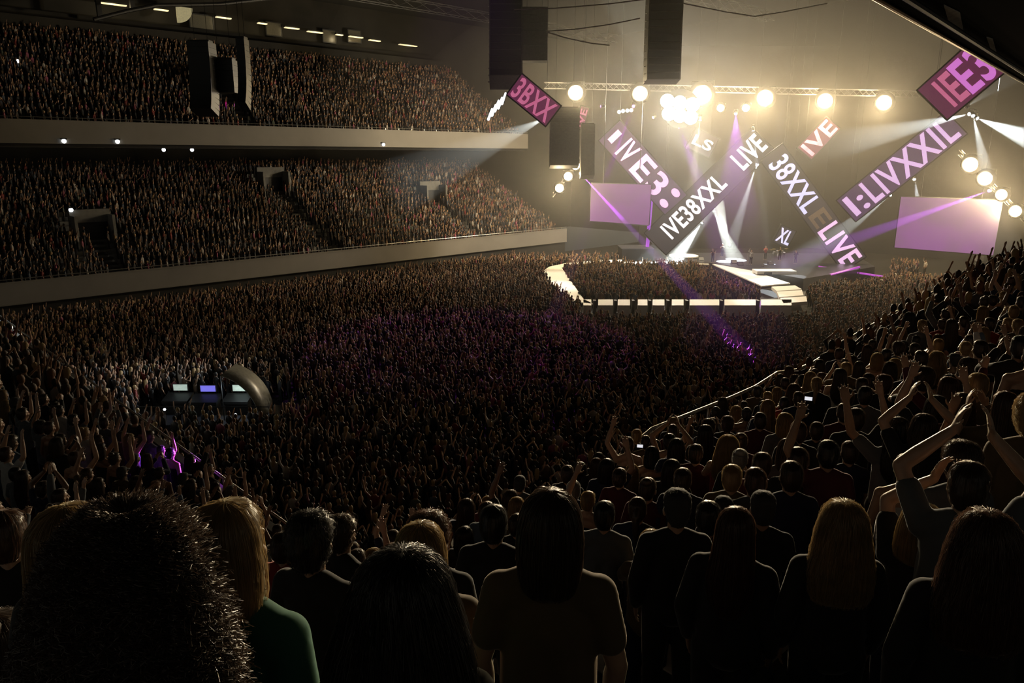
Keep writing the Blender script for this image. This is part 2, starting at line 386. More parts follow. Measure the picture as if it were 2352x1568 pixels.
# ------------------------------------------------------------------ lamps
HALO_MAT = mat('halo_black', (.0032, .003, .0027), .95, spec=.02, vary=0)  # for the ring and disc added to catch lamp light as a halo
def lamp(name, p, aim, r, lens, label, group, cat='stage lamp'):
    p, aim = Vector(p), Vector(aim); d = (aim - p).normalized()
    e = empty(name, p, label, cat, group)
    put(MB().lathe((0, 0, 0), d, [(-r * 1.5, r * .45), (-r * 1.4, r * .7), (-r * .3, r * .95), (0, r * 1.06), (.04, r * 1.06), (.04, r * .98), (-.03, r * .97)], 20).build('housing', M['black'], smooth=False), e)
    put(MB().lathe((0, 0, 0), d, [(-.02, r * .96), (.02, r * .9), (.05, r * .6), (.06, .001)], 20).build('lens', lens, smooth=True), e)
    if r > .4: put(MB().lathe((0, 0, 0), d, [(-.02, r * 1.06), (-.12, r * 1.22), (-.30, r * 1.42), (-.33, r * 1.42), (-.16, r * 1.22), (-.06, r * 1.06)], 24).build('halo_ring', HALO_MAT, smooth=True), e)  # added ring, lit by the lamp's own point light for a soft halo
    sx = d.cross(Vector((0, 0, 1))).normalized() * r * 1.2
    put(MB().tube([-d * r * .5 + sx, -d * r * .5 + sx + Vector((0, 0, r * 1.3)), -d * r * .5 - sx + Vector((0, 0, r * 1.3)), -d * r * .5 - sx], r * .06, 5).build('yoke', M['dark']), e)
    return e, d
FLOOR_AIM = Vector((0, 40, 3)); THROW_AIM = P(7, 3.5, 11)
top_lamps = [(1322, 213, .9, 'leftmost'), (1470, 215, .9, 'second from left'), (1612, 218, 1.15, 'third from left, right of the brightest'), (1757, 225, .95, 'third from right'), (1895, 232, .9, 'second from right'), (2030, 236, .9, 'rightmost')]
TRY = 96
for x, y, r, wd in top_lamps:
    p = at_y(x, y, TRY)
    e, d = lamp('stage_lamp', p, FLOOR_AIM, r, M['lens'], 'round warm stage lamp on the high truss, ' + wd, 'big warm lamps on the high truss')
    light('lamp_glow', 'POINT', p + d * .9, K_LAMP, WARM, rad=.25)
    light('lamp_throw', 'SPOT', p + d * .9, K_THROW, WARM, THROW_AIM, R(13), .9, .4)
p = at_y(1562, 250, TRY - 2)
e = empty('blinder_lamp', p, 'brightest white cluster of lamps glaring at the middle of the high truss', 'stage lamp')
d = (FLOOR_AIM - p).normalized(); sx = d.cross(Vector((0, 0, 1))).normalized(); sz = sx.cross(d)
put(MB().lathe((0, 0, 0), d, [(-.3, .6), (-.28, 1.8), (-.2, 2.35), (-.14, 2.35), (-.1, 1.2)], 28).build('frame', HALO_MAT), e)  # backing disc shaped wide so the glow falls off softly around the lenses
for i in range(3):
    for j in range(2):
        c = sx * (i - 1) * (1.5 if j else 1.3) + sz * (j - .5) * 1.5 + sz * .25 * (i - 1)
        put(MB().lathe(c, d, [(.2, .86), (.3, .8), (.36, .4), (.38, .001)], 18).build('lens', M['lens'], smooth=True), e)
light('lamp_glow', 'POINT', p + d * 1.2, K_LAMP * 2.6, (1, .93, .8), rad=.5)
light('lamp_throw', 'SPOT', p + d * 1.2, K_THROW * 2.5, (1, .88, .68), THROW_AIM, R(14), .9, .7)
for x, y, wd in [(1655, 248, 'just right of the brightest cluster'), (1713, 248, 'just left of the third lamp from right')]:
    p = at_y(x, y, TRY)
    e, d = lamp('stage_lamp', p, FLOOR_AIM, .45, M['lens'], 'small warm lamp low on the high truss, ' + wd, 'small warm lamps on the high truss')
    light('lamp_glow', 'POINT', p + d * .6, K_LAMP * .35, WARM, rad=.2)
for i, (x, y, r) in enumerate([(2228, 378, .95), (2262, 410, .9), (2300, 447, .7), (2332, 485, .75)]):
    p = at_y(x, y, 80)
    e, d = lamp('stage_lamp', p, FLOOR_AIM, r * .8, M['lens'], 'warm lamp in the slanting row at the right edge, %s from the top' % pos_words[i], 'slanting row of four warm lamps by the right screen')
    light('lamp_glow', 'POINT', p + d * .8, K_LAMP * .5, WARM, rad=.25)
for i, (x, y) in enumerate([(1322, 380), (1305, 405), (1285, 432)]):
    p = at_y(x, y, 90)
    e, d = lamp('stage_lamp', p, FLOOR_AIM, .5, M['lens'], 'small warm lamp in the slanting row left of the left screen, %s from the top' % pos_words[i], 'slanting row of three warm lamps by the left screen')
    light('lamp_glow', 'POINT', p + d * .6, K_LAMP * .4, WARM, rad=.2)
truss('lighting_truss', at_y(1250, 196, TRY + 1.2), at_y(2110, 216, TRY + 1.2), .35, 'long high lighting truss carrying the row of warm lamps', n=60)
# slanting carriers behind the two short rows
for A, B, Y, lab in [((2205, 350), (2360, 510), 81, 'slanting truss carrying the four warm lamps at the right edge'), ((1335, 362), (1270, 448), 91, 'slanting truss carrying three small lamps left of the left screen')]:
    truss('lighting_truss', at_y(*A, Y), at_y(*B, Y), .25, lab, n=16, r=.035)
# string of small bright fixtures under the left speaker column
for i, (x, y) in enumerate([(1126, 262), (1134, 253), (1141, 243), (1149, 236), (1157, 226)]):
    p = at_y(x, y, 62); e = empty('batten_lamp', p, 'small white batten lamp under the left speaker column, %s from the bottom' % pos_words[i], 'stage lamp', 'string of white batten lamps')
    dd = Vector((.35, 0, .95)).normalized()
    put(MB().cap(dd * -.42, dd * .42, .11, .07).build('tube', M['pin'], smooth=True), e)
    put(MB().bx(-.06, .06, .1, .22, -.35, .35).build('bracket', M['dark']), e)
m = MB().tube([at_y(1120, 268, 62.4), at_y(1160, 215, 62.4)], .05, 5)
tag(m.build('lamp_bar', M['dark']), 'dark sloping bar carrying the string of white batten lamps', 'bar')
for i, (x, y) in enumerate([(1422, 257), (1431, 255), (1441, 254), (1450, 253)]):
    p = at_y(x, y, 94); e = empty('batten_lamp', p, 'tiny white lamp below the second warm lamp, %s from left' % pos_words[i], 'stage lamp', 'four tiny white lamps below the high truss')
    put(MB().ell((0, 0, 0), .22, .22, .22).build('bulb', M['pin'], smooth=True), e)
    put(MB().bx(-.12, .12, .1, .4, -.1, .25).build('housing', M['dark']), e)

# moving heads: beams of light in the haze
def moving_head(p, aim, power, col, ang, label, group, r=.16, lens=None, blend=.25):
    p, aim = Vector(p), Vector(aim); d = (aim - p).normalized()
    e = empty('moving_head', p, label, 'spotlight', group)
    put(MB().lathe((0, 0, 0), d, [(-.5, r * .6), (-.42, r * 1.1), (-.1, r * 1.15), (0, r * 1.2), (.02, r * 1.1), (0, r)], 14).build('head', M['black']), e)
    put(MB().lathe((0, 0, 0), d, [(0, r), (.03, r * .7), (.04, .001)], 14).build('lens', lens or M['lens_white']), e)
    s = d.cross(Vector((0, 0, 1))); s = (s.normalized() if s.length > .05 else Vector((1, 0, 0))) * r * 1.4
    put(MB().tube([-d * .25 + s, -d * .25 + s + Vector((0, 0, .45)), -d * .25 - s + Vector((0, 0, .45)), -d * .25 - s], .03, 5).build('yoke', M['black']), e)
    return light('beam', 'SPOT', p + d * .12, power, col, aim, ang, blend, .04)
def beam_px(A, B, Y0, Y1, power, col, ang, label, group, **k):
    return moving_head(at_y(*A, Y0), at_y(*B, Y1), power, col, ang, label, group, **k)
G1, G2, G3 = 'white spotlights at the upper right', 'white spotlights over the stage', 'violet spotlights'
beam_px((2226, 262), (2080, 296), 74, 70, K_SPOT * .35, COLD, R(9), 'white spotlight in the upper right fan, beaming left', G1)
beam_px((2245, 272), (2420, 340), 74, 66, K_SPOT * .9, COLD, R(17), 'white spotlight in the upper right fan, beaming right', G1)
beam_px((2235, 266), (2262, 380), 74, 68, K_SPOT * .3, COLD, R(8), 'white spotlight in the upper right fan, beaming down', G1)
beam_px((2222, 244), (2330, 172), 74, 84, K_SPOT * .3, COLD, R(8), 'white spotlight in the upper right fan, beaming up right', G1)
beam_px((1252, 272), (1080, 352), 72, 62, K_SPOT * .35, COLD, R(12), 'white spotlight beneath the pink banner, beaming down left', G1)
beam_px((1742, 322), (1520, 600), 96, 92, K_SPOT * 1.80, COLD, R(15), 'white spotlight at the top of the long diagonal banner, beaming down it', G2)
beam_px((1640, 485), (1690, 600), 100, 94, K_SPOT * 1.00, (.88, 1, .9), R(16), 'white spotlight above the middle of the stage', G2)
beam_px((1676, 562), (1650, 480), 99, 96, K_SPOT * 0.80, (.9, 1, .88), R(16), 'white spotlight on the stage floor beaming up', G2)
beam_px((1612, 512), (1540, 610), 98, 94, K_SPOT * 1.20, COLD, R(18), 'white spotlight below the long diagonal banner, beaming down left', G2)
beam_px((1608, 276), (1590, 420), 97, 93, K_SPOT * 0.50, (1, .9, .7), R(9), 'white spotlight below the third warm lamp', G2)
beam_px((1735, 385), (1660, 620), 97, 92, K_SPOT * 0.80, COLD, R(10), 'white spotlight beside the top of the diagonal banner, beaming down', G2)
beam_px((1845, 598), (1900, 565), 97, 94, K_SPOT * 0.80, (.9, .85, 1), R(13), 'white spotlight at the right of the stage beaming at the banner', G2)
beam_px((2045, 448), (1975, 500), 92, 88, K_SPOT * 0.20, COLD, R(10), 'white spotlight between the right banner and the right screen', G2)
beam_px((2100, 412), (2112, 480), 86, 82, K_SPOT * 0.20, COLD, R(9), 'white spotlight above the left corner of the right screen', G2)
beam_px((1730, 300), (1770, 636), 93, 90, K_SPOT * 1.40, COLD, R(5.5), 'white spotlight above the singer in white', G2)
def purple(A, Y, T, k, ang, label, col=PURPLE):
    moving_head(at_y(*A, Y), at_z(*T, 1.0), K_PURPLE * k, col, R(ang), label, G3, lens=M['lens_purple'])
moving_head(at_y(2272, 438, 78), at_y(440, 1085, 15.2), K_PURPLE * 3.6, PURPLE, R(1.2), 'violet spotlight above the right screen, beaming across to the near left corner', G3, lens=M['lens_purple'])
purple((1335, 400), 88, (1730, 830), 2.4, 1.7, 'violet spotlight above the left corner of the left screen')
purple((1560, 292), 96, (1700, 668), .22, 9, 'violet spotlight below the brightest lamp cluster')
purple((1690, 262), 96, (1690, 780), .10, 10, 'violet spotlight high over the runway')
purple((1500, 270), 96, (962, 648), .12, 2.0, 'pink spotlight left of the brightest lamp cluster', (1, .06, .45))
for (x, y, Y, ang, pw) in [(1190, 935, 41, 1.6, .5), (566, 242, 70, 1.1, .8)]:
    q = at_y(x, y, Y) if x != 566 else at_v(x, y, 83); s0 = {1190: at_y(1455, 244, 89), 566: at_y(1380, 244, 88)}[x]
    moving_head(s0, q, K_PURPLE * pw, (.62, .03, 1), R(ang), 'violet spotlight below the high truss, aimed at %s' % {1190: 'the middle of the floor', 566: 'the far upper tier'}[x], G3, lens=M['lens_purple'])
moving_head(P(38, 44, 33.4), at_z(1080, 800, 1), 15000, (.55, .1, .95), R(42), 'added violet spotlight under the roof tinting the middle of the floor', G3, lens=M['black'])  # lamp added out of view to tint the floor crowd violet
# runway washes: spots added without fixtures to brighten the white loop
for x, y, px, py, Y, k in [(1420, 215, 1290, 655, 78, 1.1), (1540, 212, 1560, 690, 72, 1.0), (1700, 212, 1760, 690, 74, .9), (1800, 218, 1740, 625, 86, 1.5), (1350, 214, 1440, 602, 88, .8)]:
    light('added_wash', 'SPOT', at_y(x, y, TRY), K_LAMP * 5 * k, (1, .88, .84), at_z(px, py, 1.2), R(11), .6, .3)

# small white marker lights on the stands
for x, y, v, lab in [(40, 140, 91, 'small white light at the upper gangway, far left'), (163, 482, 79.5, 'small white light at the left gangway of the lower tier'), (147, 324, 79.9, 'small white light under the upper parapet, left one'), (270, 325, 79.9, 'small white light under the upper parapet, second from left'), (376, 344, 86, 'violet-white light under the upper tier, left one'), (441, 344, 86, 'white light under the upper tier, right one'), (881, 332, 79.9, 'small white light under the upper parapet, towards the stage')]:
    p = at_v(x, y, v); e = empty('wall_lamp', p, lab, 'light', 'small white lights on the stand')
    put(MB().ell((0, 0, 0), .2, .2, .2).build('bulb', M['pin'], smooth=True), e); put(MB().box((0, 0, .22), AU * .25, AV * .1, (0, 0, .06)).build('bracket', M['dark']), e)

# ------------------------------------------------------------------ LED banners with lettering
def text_mesh(body, L, Hh, depth=.05, bold=.035, squash=1):
    c = bpy.data.curves.new('lettering', 'FONT'); c.body = body; c.size = 1; c.extrude = .02; c.offset = bold * .6; c.space_character = 1.08
    t = bpy.data.objects.new('lettering', c); COL.objects.link(t)
    dg = bpy.context.evaluated_depsgraph_get(); me = bpy.data.meshes.new_from_object(t.evaluated_get(dg))
    bpy.data.objects.remove(t); bpy.data.curves.remove(c)
    n = len(me.vertices); co = np.empty(n * 3); me.vertices.foreach_get('co', co); co = co.reshape(-1, 3)
    lo, hi = co.min(0), co.max(0)
    co[:, 0] = (co[:, 0] - lo[0]) / (hi[0] - lo[0]) * L
    co[:, 1] = ((co[:, 1] - lo[1]) / (hi[1] - lo[1]) - .5) * Hh
    co[:, 2] = co[:, 2] / .02 * depth / 2
    me.vertices.foreach_set('co', co.ravel()); me.update(); me.name = 'lettering'
    return me
def banner(A, B, wpx, Y0, Y1, panel, texts, label, tilt=0, depth=.45, flip=1, extra=()):
    """a long flat LED panel from pixel A to pixel B, its face towards the audience; lettering runs from A to B"""
    a, b = at_y(*A, Y0), at_y(*B, Y1); ax = (b - a); L = ax.length; ax /= L
    W = wpx * (Y0 + Y1) / 2 / FPX
    nrm = (C0 - (a + b) / 2); nrm = (nrm - ax * nrm.dot(ax)).normalized()
    up = nrm.cross(ax).normalized() * flip
    e = empty('led_banner', (a + b) / 2, label, 'banner', 'slanting lit banners over the stage')
    put(MB().box(-nrm * depth * .5, ax * L / 2, up * W / 2, nrm * depth * .5).build('panel', panel), e)
    fr = MB()
    for s in (-1, 1):
        fr.box(-nrm * depth * .45 + up * s * (W / 2 + .06), ax * (L / 2 + .1), up * .06, nrm * depth * .6)
        fr.box(-nrm * depth * .45 + ax * s * (L / 2 + .06), up * (W / 2), ax * .06, nrm * depth * .6)
    put(fr.build('frame', M['dark']), e)
    for body, t0, t1, m, hh in texts:
        me = text_mesh(body, (t1 - t0) * L, W * hh); me.materials.append(M[m])
        o = bpy.data.objects.new('lettering', me); COL.objects.link(o); put(o, e)
        mtx = Matrix((ax, up, ax.cross(up))).transposed().to_4x4(); mtx.translation = ax * (t0 - .5) * L + nrm * .04
        o.matrix_local = mtx
        if hh < .99: pass
    for t, s in extra:
        q = ax * (t - .5) * L + up * s * W / 2
        put(MB().tube([q - nrm * depth, q - nrm * depth + Vector((0, 0, 36 - (a + b).z / 2 - q.z - .4))], .012, 4).build('cable', M['dark']), e)
    return e
wires = ((.1, .3), (.9, -.3))
banner((1400, 300), (1552, 470), 62, 92, 90, M['led_violet'], [('I', .05, .11, 'txt_violet', .5), ('IV', .2, .36, 'txt_violet', .8), ('E3', .42, .80, 'txt_violet', .86), (':', .86, .96, 'txt_violet', .8)], 'dim banner leaning down right with violet letters, left of the long diagonal one', extra=wires)
banner((1505, 560), (1752, 318), 68, 91, 93, M['led_dark'], [('IVE38XXL', .10, .62, 'txt_white', .6), ('LIVE', .76, .985, 'txt_white', .66)], 'longest grey banner rising to the right with white letters across the stage', extra=wires)
banner((1772, 350), (1962, 606), 56, 92, 90, M['led_dark'], [('38XXL', .06, .5, 'txt_blue', .82), ('E', .53, .64, 'txt_dim', .7), ('LIVE', .66, .985, 'txt_violet', .84)], 'banner leaning down right with blue and violet letters, right of the stage', extra=wires)
banner((1944, 484), (2196, 282), 64, 82, 78, M['led_violet'], [('I:', .03, .17, 'txt_violet', .8), ('LIVXXIL', .2, .97, 'txt_violet', .9)], 'long violet lettered banner rising to the right, below the upper right spotlights', extra=wires)
banner((1848, 352), (1914, 282), 40, 95, 95, M['led_pink'], [('IVE', .06, .96, 'txt_pink', .86)], 'small pink lettered banner below the second warm lamp from right', extra=wires)
banner((1182, 194), (1270, 266), 52, 66, 66, M['led_pink'], [('3BXX', .04, .96, 'txt_pink', .9)], 'short bright pink banner hanging under the left speaker column', extra=wires)
banner((2142, 240), (2272, 128), 92, 62, 58, M['led_pink'], [('IE', .20, .48, 'txt_pink', .8), ('E3', .5, .95, 'txt_magenta', .9)], 'large magenta banner at the top right below the balcony edge', extra=wires)
banner((1588, 316), (1640, 340), 44, 97, 97, M['led_dark'], [('LS', .1, .9, 'txt_white', .5)], 'small grey banner with white letters behind the long diagonal one', extra=wires)
banner((1330, 296), (1344, 246), 18, 88, 88, M['led_pink'], [('IVE', .1, .9, 'txt_pink', .8)], 'tiny hazy pink banner between two hazy speaker columns', extra=((.5, 0),))
banner((1786, 536), (1818, 550), 40, 98, 98, M['led_dark'], [('XL', .05, .95, 'txt_blue', .8)], 'small blue lettered banner behind the right part of the stage', extra=wires)

# video screens either side of the stage
def screen(px4, Y, label, m):
    tl, tr, br, bl = [at_y(x, y, Y + dy) for (x, y), dy in zip(px4, (0, -1.5, -1.5, 0))]
    c = (tl + tr + bl + br) / 4
    e = empty('video_screen', c, label, 'screen', 'large violet video screens')
    n = ((tr - tl).cross(bl - tl)).normalized(); n = n if n.y < 0 else -n
    fr = [p - c for p in (tl, tr, br, bl)]; bk = [p - n * .3 for p in fr]
    put(MB().add(fr + bk, [(0, 1, 2, 3), (7, 6, 5, 4), (0, 4, 5, 1), (1, 5, 6, 2), (2, 6, 7, 3), (3, 7, 4, 0)]).build('display', m), e)
    f = MB()
    for i in range(4):
        f.tube([fr[i] - n * .15, fr[(i + 1) % 4] - n * .15], .1, 4)
    put(f.build('frame', M['dark']), e)
    put(MB().tube([fr[0].lerp(fr[1], .2) - n * .2, fr[0].lerp(fr[1], .2) - n * .2 + Vector((0, 0, 35.8 - tl.z))], .04, 4).tube([fr[0].lerp(fr[1], .8) - n * .2, fr[0].lerp(fr[1], .8) - n * .2 + Vector((0, 0, 35.8 - tr.z))], .04, 4).build('cable', M['dark']), e)
screen([(1358, 421), (1496, 424), (1490, 517), (1355, 507)], 92, 'violet video screen left of the stage behind the leaning banner', M['screen'])
screen([(2070, 452), (2304, 460), (2281, 586), (2055, 568)], 82, 'large violet video screen right of the stage above the stand', M['screen'])
# narrow violet light tube at the screen's edge
tb = MB().tube([at_y(1496, 456, 91), at_y(1487, 566, 92)], .22, 8)
tag(tb.build('light_tube', mat('violet_tube', (.3, .1, .4), .4, vary=0, emit=(.42, .08, .75), strength=.7)), 'upright violet light tube beside the left screen', 'light tube')
# small camera under the right screen
p = at_y(2248, 592, 82)
e = empty('projector', p, 'small pale fixture hanging under the right screen corner', 'fixture'); put(MB().bx(-.35, .35, -.3, .3, -.3, .2).build('body', M['rail']), e); put(MB().bx(-.05, .05, -.05, .05, .2, .7).build('bracket', M['dark']), e)

# ------------------------------------------------------------------ stage and runway
ZR = 1.2
def slab(pts, z0, z1):
    m = MB(); k = len(pts); lo = [Vector((p[0], p[1], z0)) for p in pts]; hi = [Vector((p[0], p[1], z1)) for p in pts]
    return m.add(hi + lo, [tuple(range(k)), tuple(range(2 * k - 1, k - 1, -1))] + [(i, i + k, (i + 1) % k + k, (i + 1) % k) for i in range(k)])
def zq(pts, z=ZR): return [at_z(x, y, z) for x, y in pts]
stage_px = [(1540, 601), (1640, 604), (1846, 640), (2010, 612), (1960, 582), (1560, 580)]
STAGE = zq(stage_px, 1.3)
sg = empty('main_stage', sum(STAGE, Vector()) / 6 * Vector((1, 1, 0)) if False else Vector((STAGE[0].x, STAGE[0].y, 0)), 'dark main stage behind the white runway loop', 'stage')
o = slab(STAGE, 0, 1.3).build('deck', M['deck']); rel(o, sg)
runway = [
    ('left_side', [(1247, 622), (1290, 614), (1340, 686), (1362, 697), (1318, 692), (1262, 648)]),
    ('corner_left', [(1247, 622), (1262, 612), (1300, 604), (1322, 608), (1290, 614)]),
    ('far_left', [(1300, 604), (1366, 598), (1372, 603), (1322, 608)]),
    ('far_panel', [(1372, 597), (1430, 596), (1430, 602), (1376, 603)]),
    ('far_panel', [(1426, 601), (1540, 601), (1540, 606), (1428, 606)]),
    ('far_panel', [(1544, 601), (1626, 602), (1628, 607), (1544, 606)]),
    ('right_side', [(1630, 603), (1676, 604), (1815, 650), (1750, 656)]),
    ('step', [(1772, 658), (1826, 655), (1842, 664), (1784, 668)]), ('step', [(1784, 669), (1842, 666), (1846, 678), (1790, 682)]),
    ('step', [(1792, 684), (1852, 680), (1854, 692), (1800, 696)]),
]
rw = empty('runway', at_z(1540, 650, 0), 'white runway loop stretching from the stage into the floor crowd', 'runway')
o = slab(zq([(1250, 624), (1300, 606), (1372, 600), (1630, 604), (1852, 680), (1850, 699), (1370, 699), (1320, 692)], .95), .75, .95)
ring_out = zq([(1247, 622), (1300, 604), (1372, 597), (1640, 602), (1815, 645), (1854, 690), (1790, 700), (1350, 699), (1318, 692)])
for nm, px in runway:
    rel(slab(zq(px), ZR - (.12 if nm != 'step' else .3), ZR).build(nm, M['deck_white']), rw)
# near edge of the runway: upright lit front panels with gaps
frontp = [(1340, 1358), (1374, 1408), (1419, 1447), (1465, 1487), (1499, 1526), (1543, 1570), (1584, 1652), (1664, 1736), (1748, 1792), (1792, 1818)]
for i, (x0, x1) in enumerate(frontp):
    rel(slab(zq([(x0, 687.5), (x1, 687.5), (x1, 701), (x0, 701)]), .25, ZR).build('front_panel', M['deck_white']), rw)
for x in (1366, 1414, 1455, 1493, 1535, 1578, 1658, 1742): q = at_z(x, 690.5, ZR); rel(MB().bx(q.x - .12, q.x + .12, q.y - .1, q.y + .5, 0, ZR + .02).build('post', M['dark']), rw)
# stage dressing: dark riser box, monitors, drum kit
def zbox(name, x0, x1, ytop, ybot, Y, d, mt, label, cat):
    a, b = at_y(x0, ybot, Y), at_y(x1, ytop, Y)
    e = empty(name, (a.x, Y, a.z), label, cat)
    put(MB().bx(0, b.x - a.x, 0, d, 0, b.z - a.z).build('body', mt), e)
    put(MB().bx(-.05, b.x - a.x + .05, -.05, d + .05, b.z - a.z, b.z - a.z + .08).build('lid', M['deck']), e); return e
a = at_z(1428, 600, 0); zbox('riser_box', 1428, 1502, 572, 601, a.y - 7, 4, M['drape'], 'black riser box at the far left of the runway loop', 'riser')
hot = mat('white_riser', (.85, .85, .85), .5, vary=.05)
q = at_z(1780, 628, 1.3)
e = empty('drum_riser', (q.x, q.y, 1.3), 'bright white low platform at the right front of the stage', 'platform')
put(MB().bx(-2.2, 2.2, -.6, 1.2, 0, .35).build('top', hot), e); put(MB().bx(-1.4, -.6, -.75, -.5, .0, .25).build('step', M['black']), e)
q = at_z(1570, 590, 1.3)
e = empty('stage_platform', (q.x, q.y, 1.3), 'small shining platform at the left of the stage', 'platform')
put(MB().lathe((0, 0, 0), (0, 0, 1), [(0, 1.9), (.22, 1.9), (.24, 1.8)], 20).build('top', hot), e); put(MB().lathe((0, 0, 0), (0, 0, 1), [(0, 2.1), (.08, 2.1)], 20).build('base', M['dark']), e)
def drum_kit(p):
    e = empty('drum_kit', p, 'small drum kit with brass cymbals at the back of the stage', 'drum kit')
    sh = mat('drum_shell', (.5, .5, .55), .3, .4); br = mat('cymbal_brass', (.8, .6, .2), .3, .9)
    put(MB().lathe((0, -.2, .35), (0, 1, 0), [(-.22, .33), (-.22, .36), (.22, .36), (.22, .33)], 20).build('bass_drum', sh), e)
    for x, y, z, r in [(-.3, .1, .8, .17), (.3, .1, .8, .17), (.65, .4, .55, .22), (-.6, .45, .62, .19)]:
        put(MB().lathe((x, y, z), (0, -.2, 1), [(-.15, r), (.12, r), (.13, r * .96)], 16).build('tom_drum', sh), e)
    for x, y, z in [(-.8, 0, 1.15), (.8, 0, 1.2), (-.95, .5, 1.0)]:
        c = MB().lathe((x, y, z), (0, 0, 1), [(-.01, .26), (.02, .1), (.04, .03)], 18).build('cymbal', br); put(c, e)
        put(MB().tube([(x, y, z), (x, y, .0)], .015, 5).build('stand', M['rail']), c)
    return e
q = at_z(1790, 592, 1.3); drum_kit(Vector((q.x, q.y, 1.3)))
for i, (x, y) in enumerate([(1610, 592), (1686, 599), (1700, 603), (1770, 602)]):
    q = at_z(x, y + 6, 1.3); e = empty('stage_monitor', (q.x, q.y, 1.3), 'black wedge monitor on the stage front, %s from left' % pos_words[i], 'loudspeaker', 'wedge monitors')
    put(MB().add([(-.35, -.3, 0), (.35, -.3, 0), (.35, .3, 0), (-.35, .3, 0), (-.33, .1, .42), (.33, .1, .42), (.33, .3, .42), (-.33, .3, .42)], [(3, 2, 1, 0), (0, 1, 5, 4), (4, 5, 6, 7), (2, 3, 7, 6), (1, 2, 6, 5), (3, 0, 4, 7)]).build('cabinet', M['black']), e)
    put(MB().box((0, -.12, .22), (.28, 0, 0), (0, .14, .15), (0, -.015, .015)).build('grille', M['speaker']), e)
for i, (x, y) in enumerate([(1642, 604), (1716, 610), (1752, 612)]):
    q = at_z(x, y, 1.3); e = empty('microphone_stand', (q.x, q.y, 1.3), 'thin microphone stand on the stage, %s from left' % pos_words[i], 'microphone stand', 'microphone stands')
    put(MB().lathe((0, 0, 0), (0, 0, 1), [(0, .16), (.03, .14)], 14).build('base', M['dark']), e); put(MB().tube([(0, 0, 0), (0, 0, 1.5), (0, -.3, 1.62)], .02, 5).build('pole', M['rail']), e)
    put(MB().cap((0, -.3, 1.62), (0, -.42, 1.66), .03, .035).build('microphone', M['black']), e)
struct('wall_back', MB().bx(20, 62, 117, 117.4, 0, 30), M['drape'], 'black drape behind the stage')
# violet light bars lying on the floor at the right of the runway
for A, B, lab, Y0, Y1 in [((1826, 652), (1974, 613), 'thin violet light bar slanting up from the right end of the runway', 80, 84), ((1880, 612), (2034, 636), 'thin pink violet light bar right of the stage', 88, 84)]:
    a, b = at_y(*A, Y0), at_y(*B, Y1); a.z = max(a.z, .5)
    e = empty('light_bar', (a + b) / 2, lab, 'light bar', 'violet light bars by the runway')
    rel(MB().tube([a, b], [.1, .12], 6).build('tube', mat('violet_bar', (.3, .1, .4), .4, vary=0, emit=(.50, .06, .58), strength=.8)), e)
    rel(MB().tube([a, Vector((a.x, a.y, 0))], .05, 5).tube([b, Vector((b.x, b.y, 0))], .05, 5).build('stand', M['dark']), e)

# ------------------------------------------------------------------ mixing position on the floor
q = at_z(500, 968, 0); FOH = q.copy()
fr = MB().bx(-3.4, 3.4, -1.6, 1.6, 0, .4)
e = empty('mixing_platform', q, 'dark low platform of the mixing desks amid the floor crowd', 'platform'); put(fr.build('deck', M['deck']), e)
put(MB().tube([(-3.4, -1.6, .4), (-3.4, -1.6, 1.4), (3.4, -1.6, 1.4), (3.4, -1.6, .4)], .03, 5).build('rail', M['dark']), e)
def desk(x, y, w, lab, scr):
    e = empty('mixing_desk', q + Vector((x, y, .4)), lab, 'mixing desk', 'mixing desks')
    put(MB().add([(-w / 2, -.5, .8), (w / 2, -.5, .8), (w / 2, .4, 1.02), (-w / 2, .4, 1.02), (-w / 2, -.5, .66), (w / 2, -.5, .66), (w / 2, .4, .78), (-w / 2, .4, .78)], [(0, 1, 2, 3), (7, 6, 5, 4), (0, 4, 5, 1), (1, 5, 6, 2), (2, 6, 7, 3), (3, 7, 4, 0)]).build('console', M['black']), e)
    put(MB().bx(-w / 2 + .1, w / 2 - .1, -.3, .3, 0, .7).build('base', M['dark']), e)
    s = MB().box((0, .42, 1.3), (w * .3, 0, 0), (0, .02, 0), (0, 0, .2)).build('monitor', M['black']); put(s, e)
    put(MB().box((0, .39, 1.3), (w * .27, 0, 0), (0, .012, 0), (0, 0, .17)).build('display', scr), s)
blue = mat('monitor_blue', (.1, .1, .3), .3, vary=.3, scale=4, emit=(.22, .2, .95), strength=.75); grey = mat('monitor_pale', (.3, .35, .3), .3, vary=.4, scale=4, emit=(.6, .75, .65), strength=.45)
desk(-.6, .2, 1.5, 'mixing desk with blue glowing monitor on the floor platform', blue)
desk(-2.2, .4, 1.4, 'mixing desk with pale monitor at the left of the platform', grey)
desk(1.1, .3, 1.4, 'mixing desk under the curved canopy', grey)
c0 = q + Vector((.75, .2, .4))
e = empty('canopy', c0, 'curved pale canopy sheltering the right end of the mixing platform', 'canopy')
m = MB(); N = 16; vv = []
for yv in (-1.1, 1.1):
    for sc in (1.0, .97):
        for k in range(N + 1):
            t = pi * .5 * k / N; vv.append((1.9 * sc * sin(t), yv, .75 + 1.75 * sc * cos(t) - .75 * (k / N)))
n1 = N + 1; ff = []
for k in range(N): ff += [(k, k + 1, 2 * n1 + k + 1, 2 * n1 + k), (n1 + k + 1, n1 + k, 3 * n1 + k, 3 * n1 + k + 1), (k, n1 + k, n1 + k + 1, k + 1), (2 * n1 + k, 2 * n1 + k + 1, 3 * n1 + k + 1, 3 * n1 + k)]
put(m.add(vv, ff).build('cover', mat('canopy_sheet', (.22, .22, .19), .35, vary=.3, bump=.3), smooth=True), e)
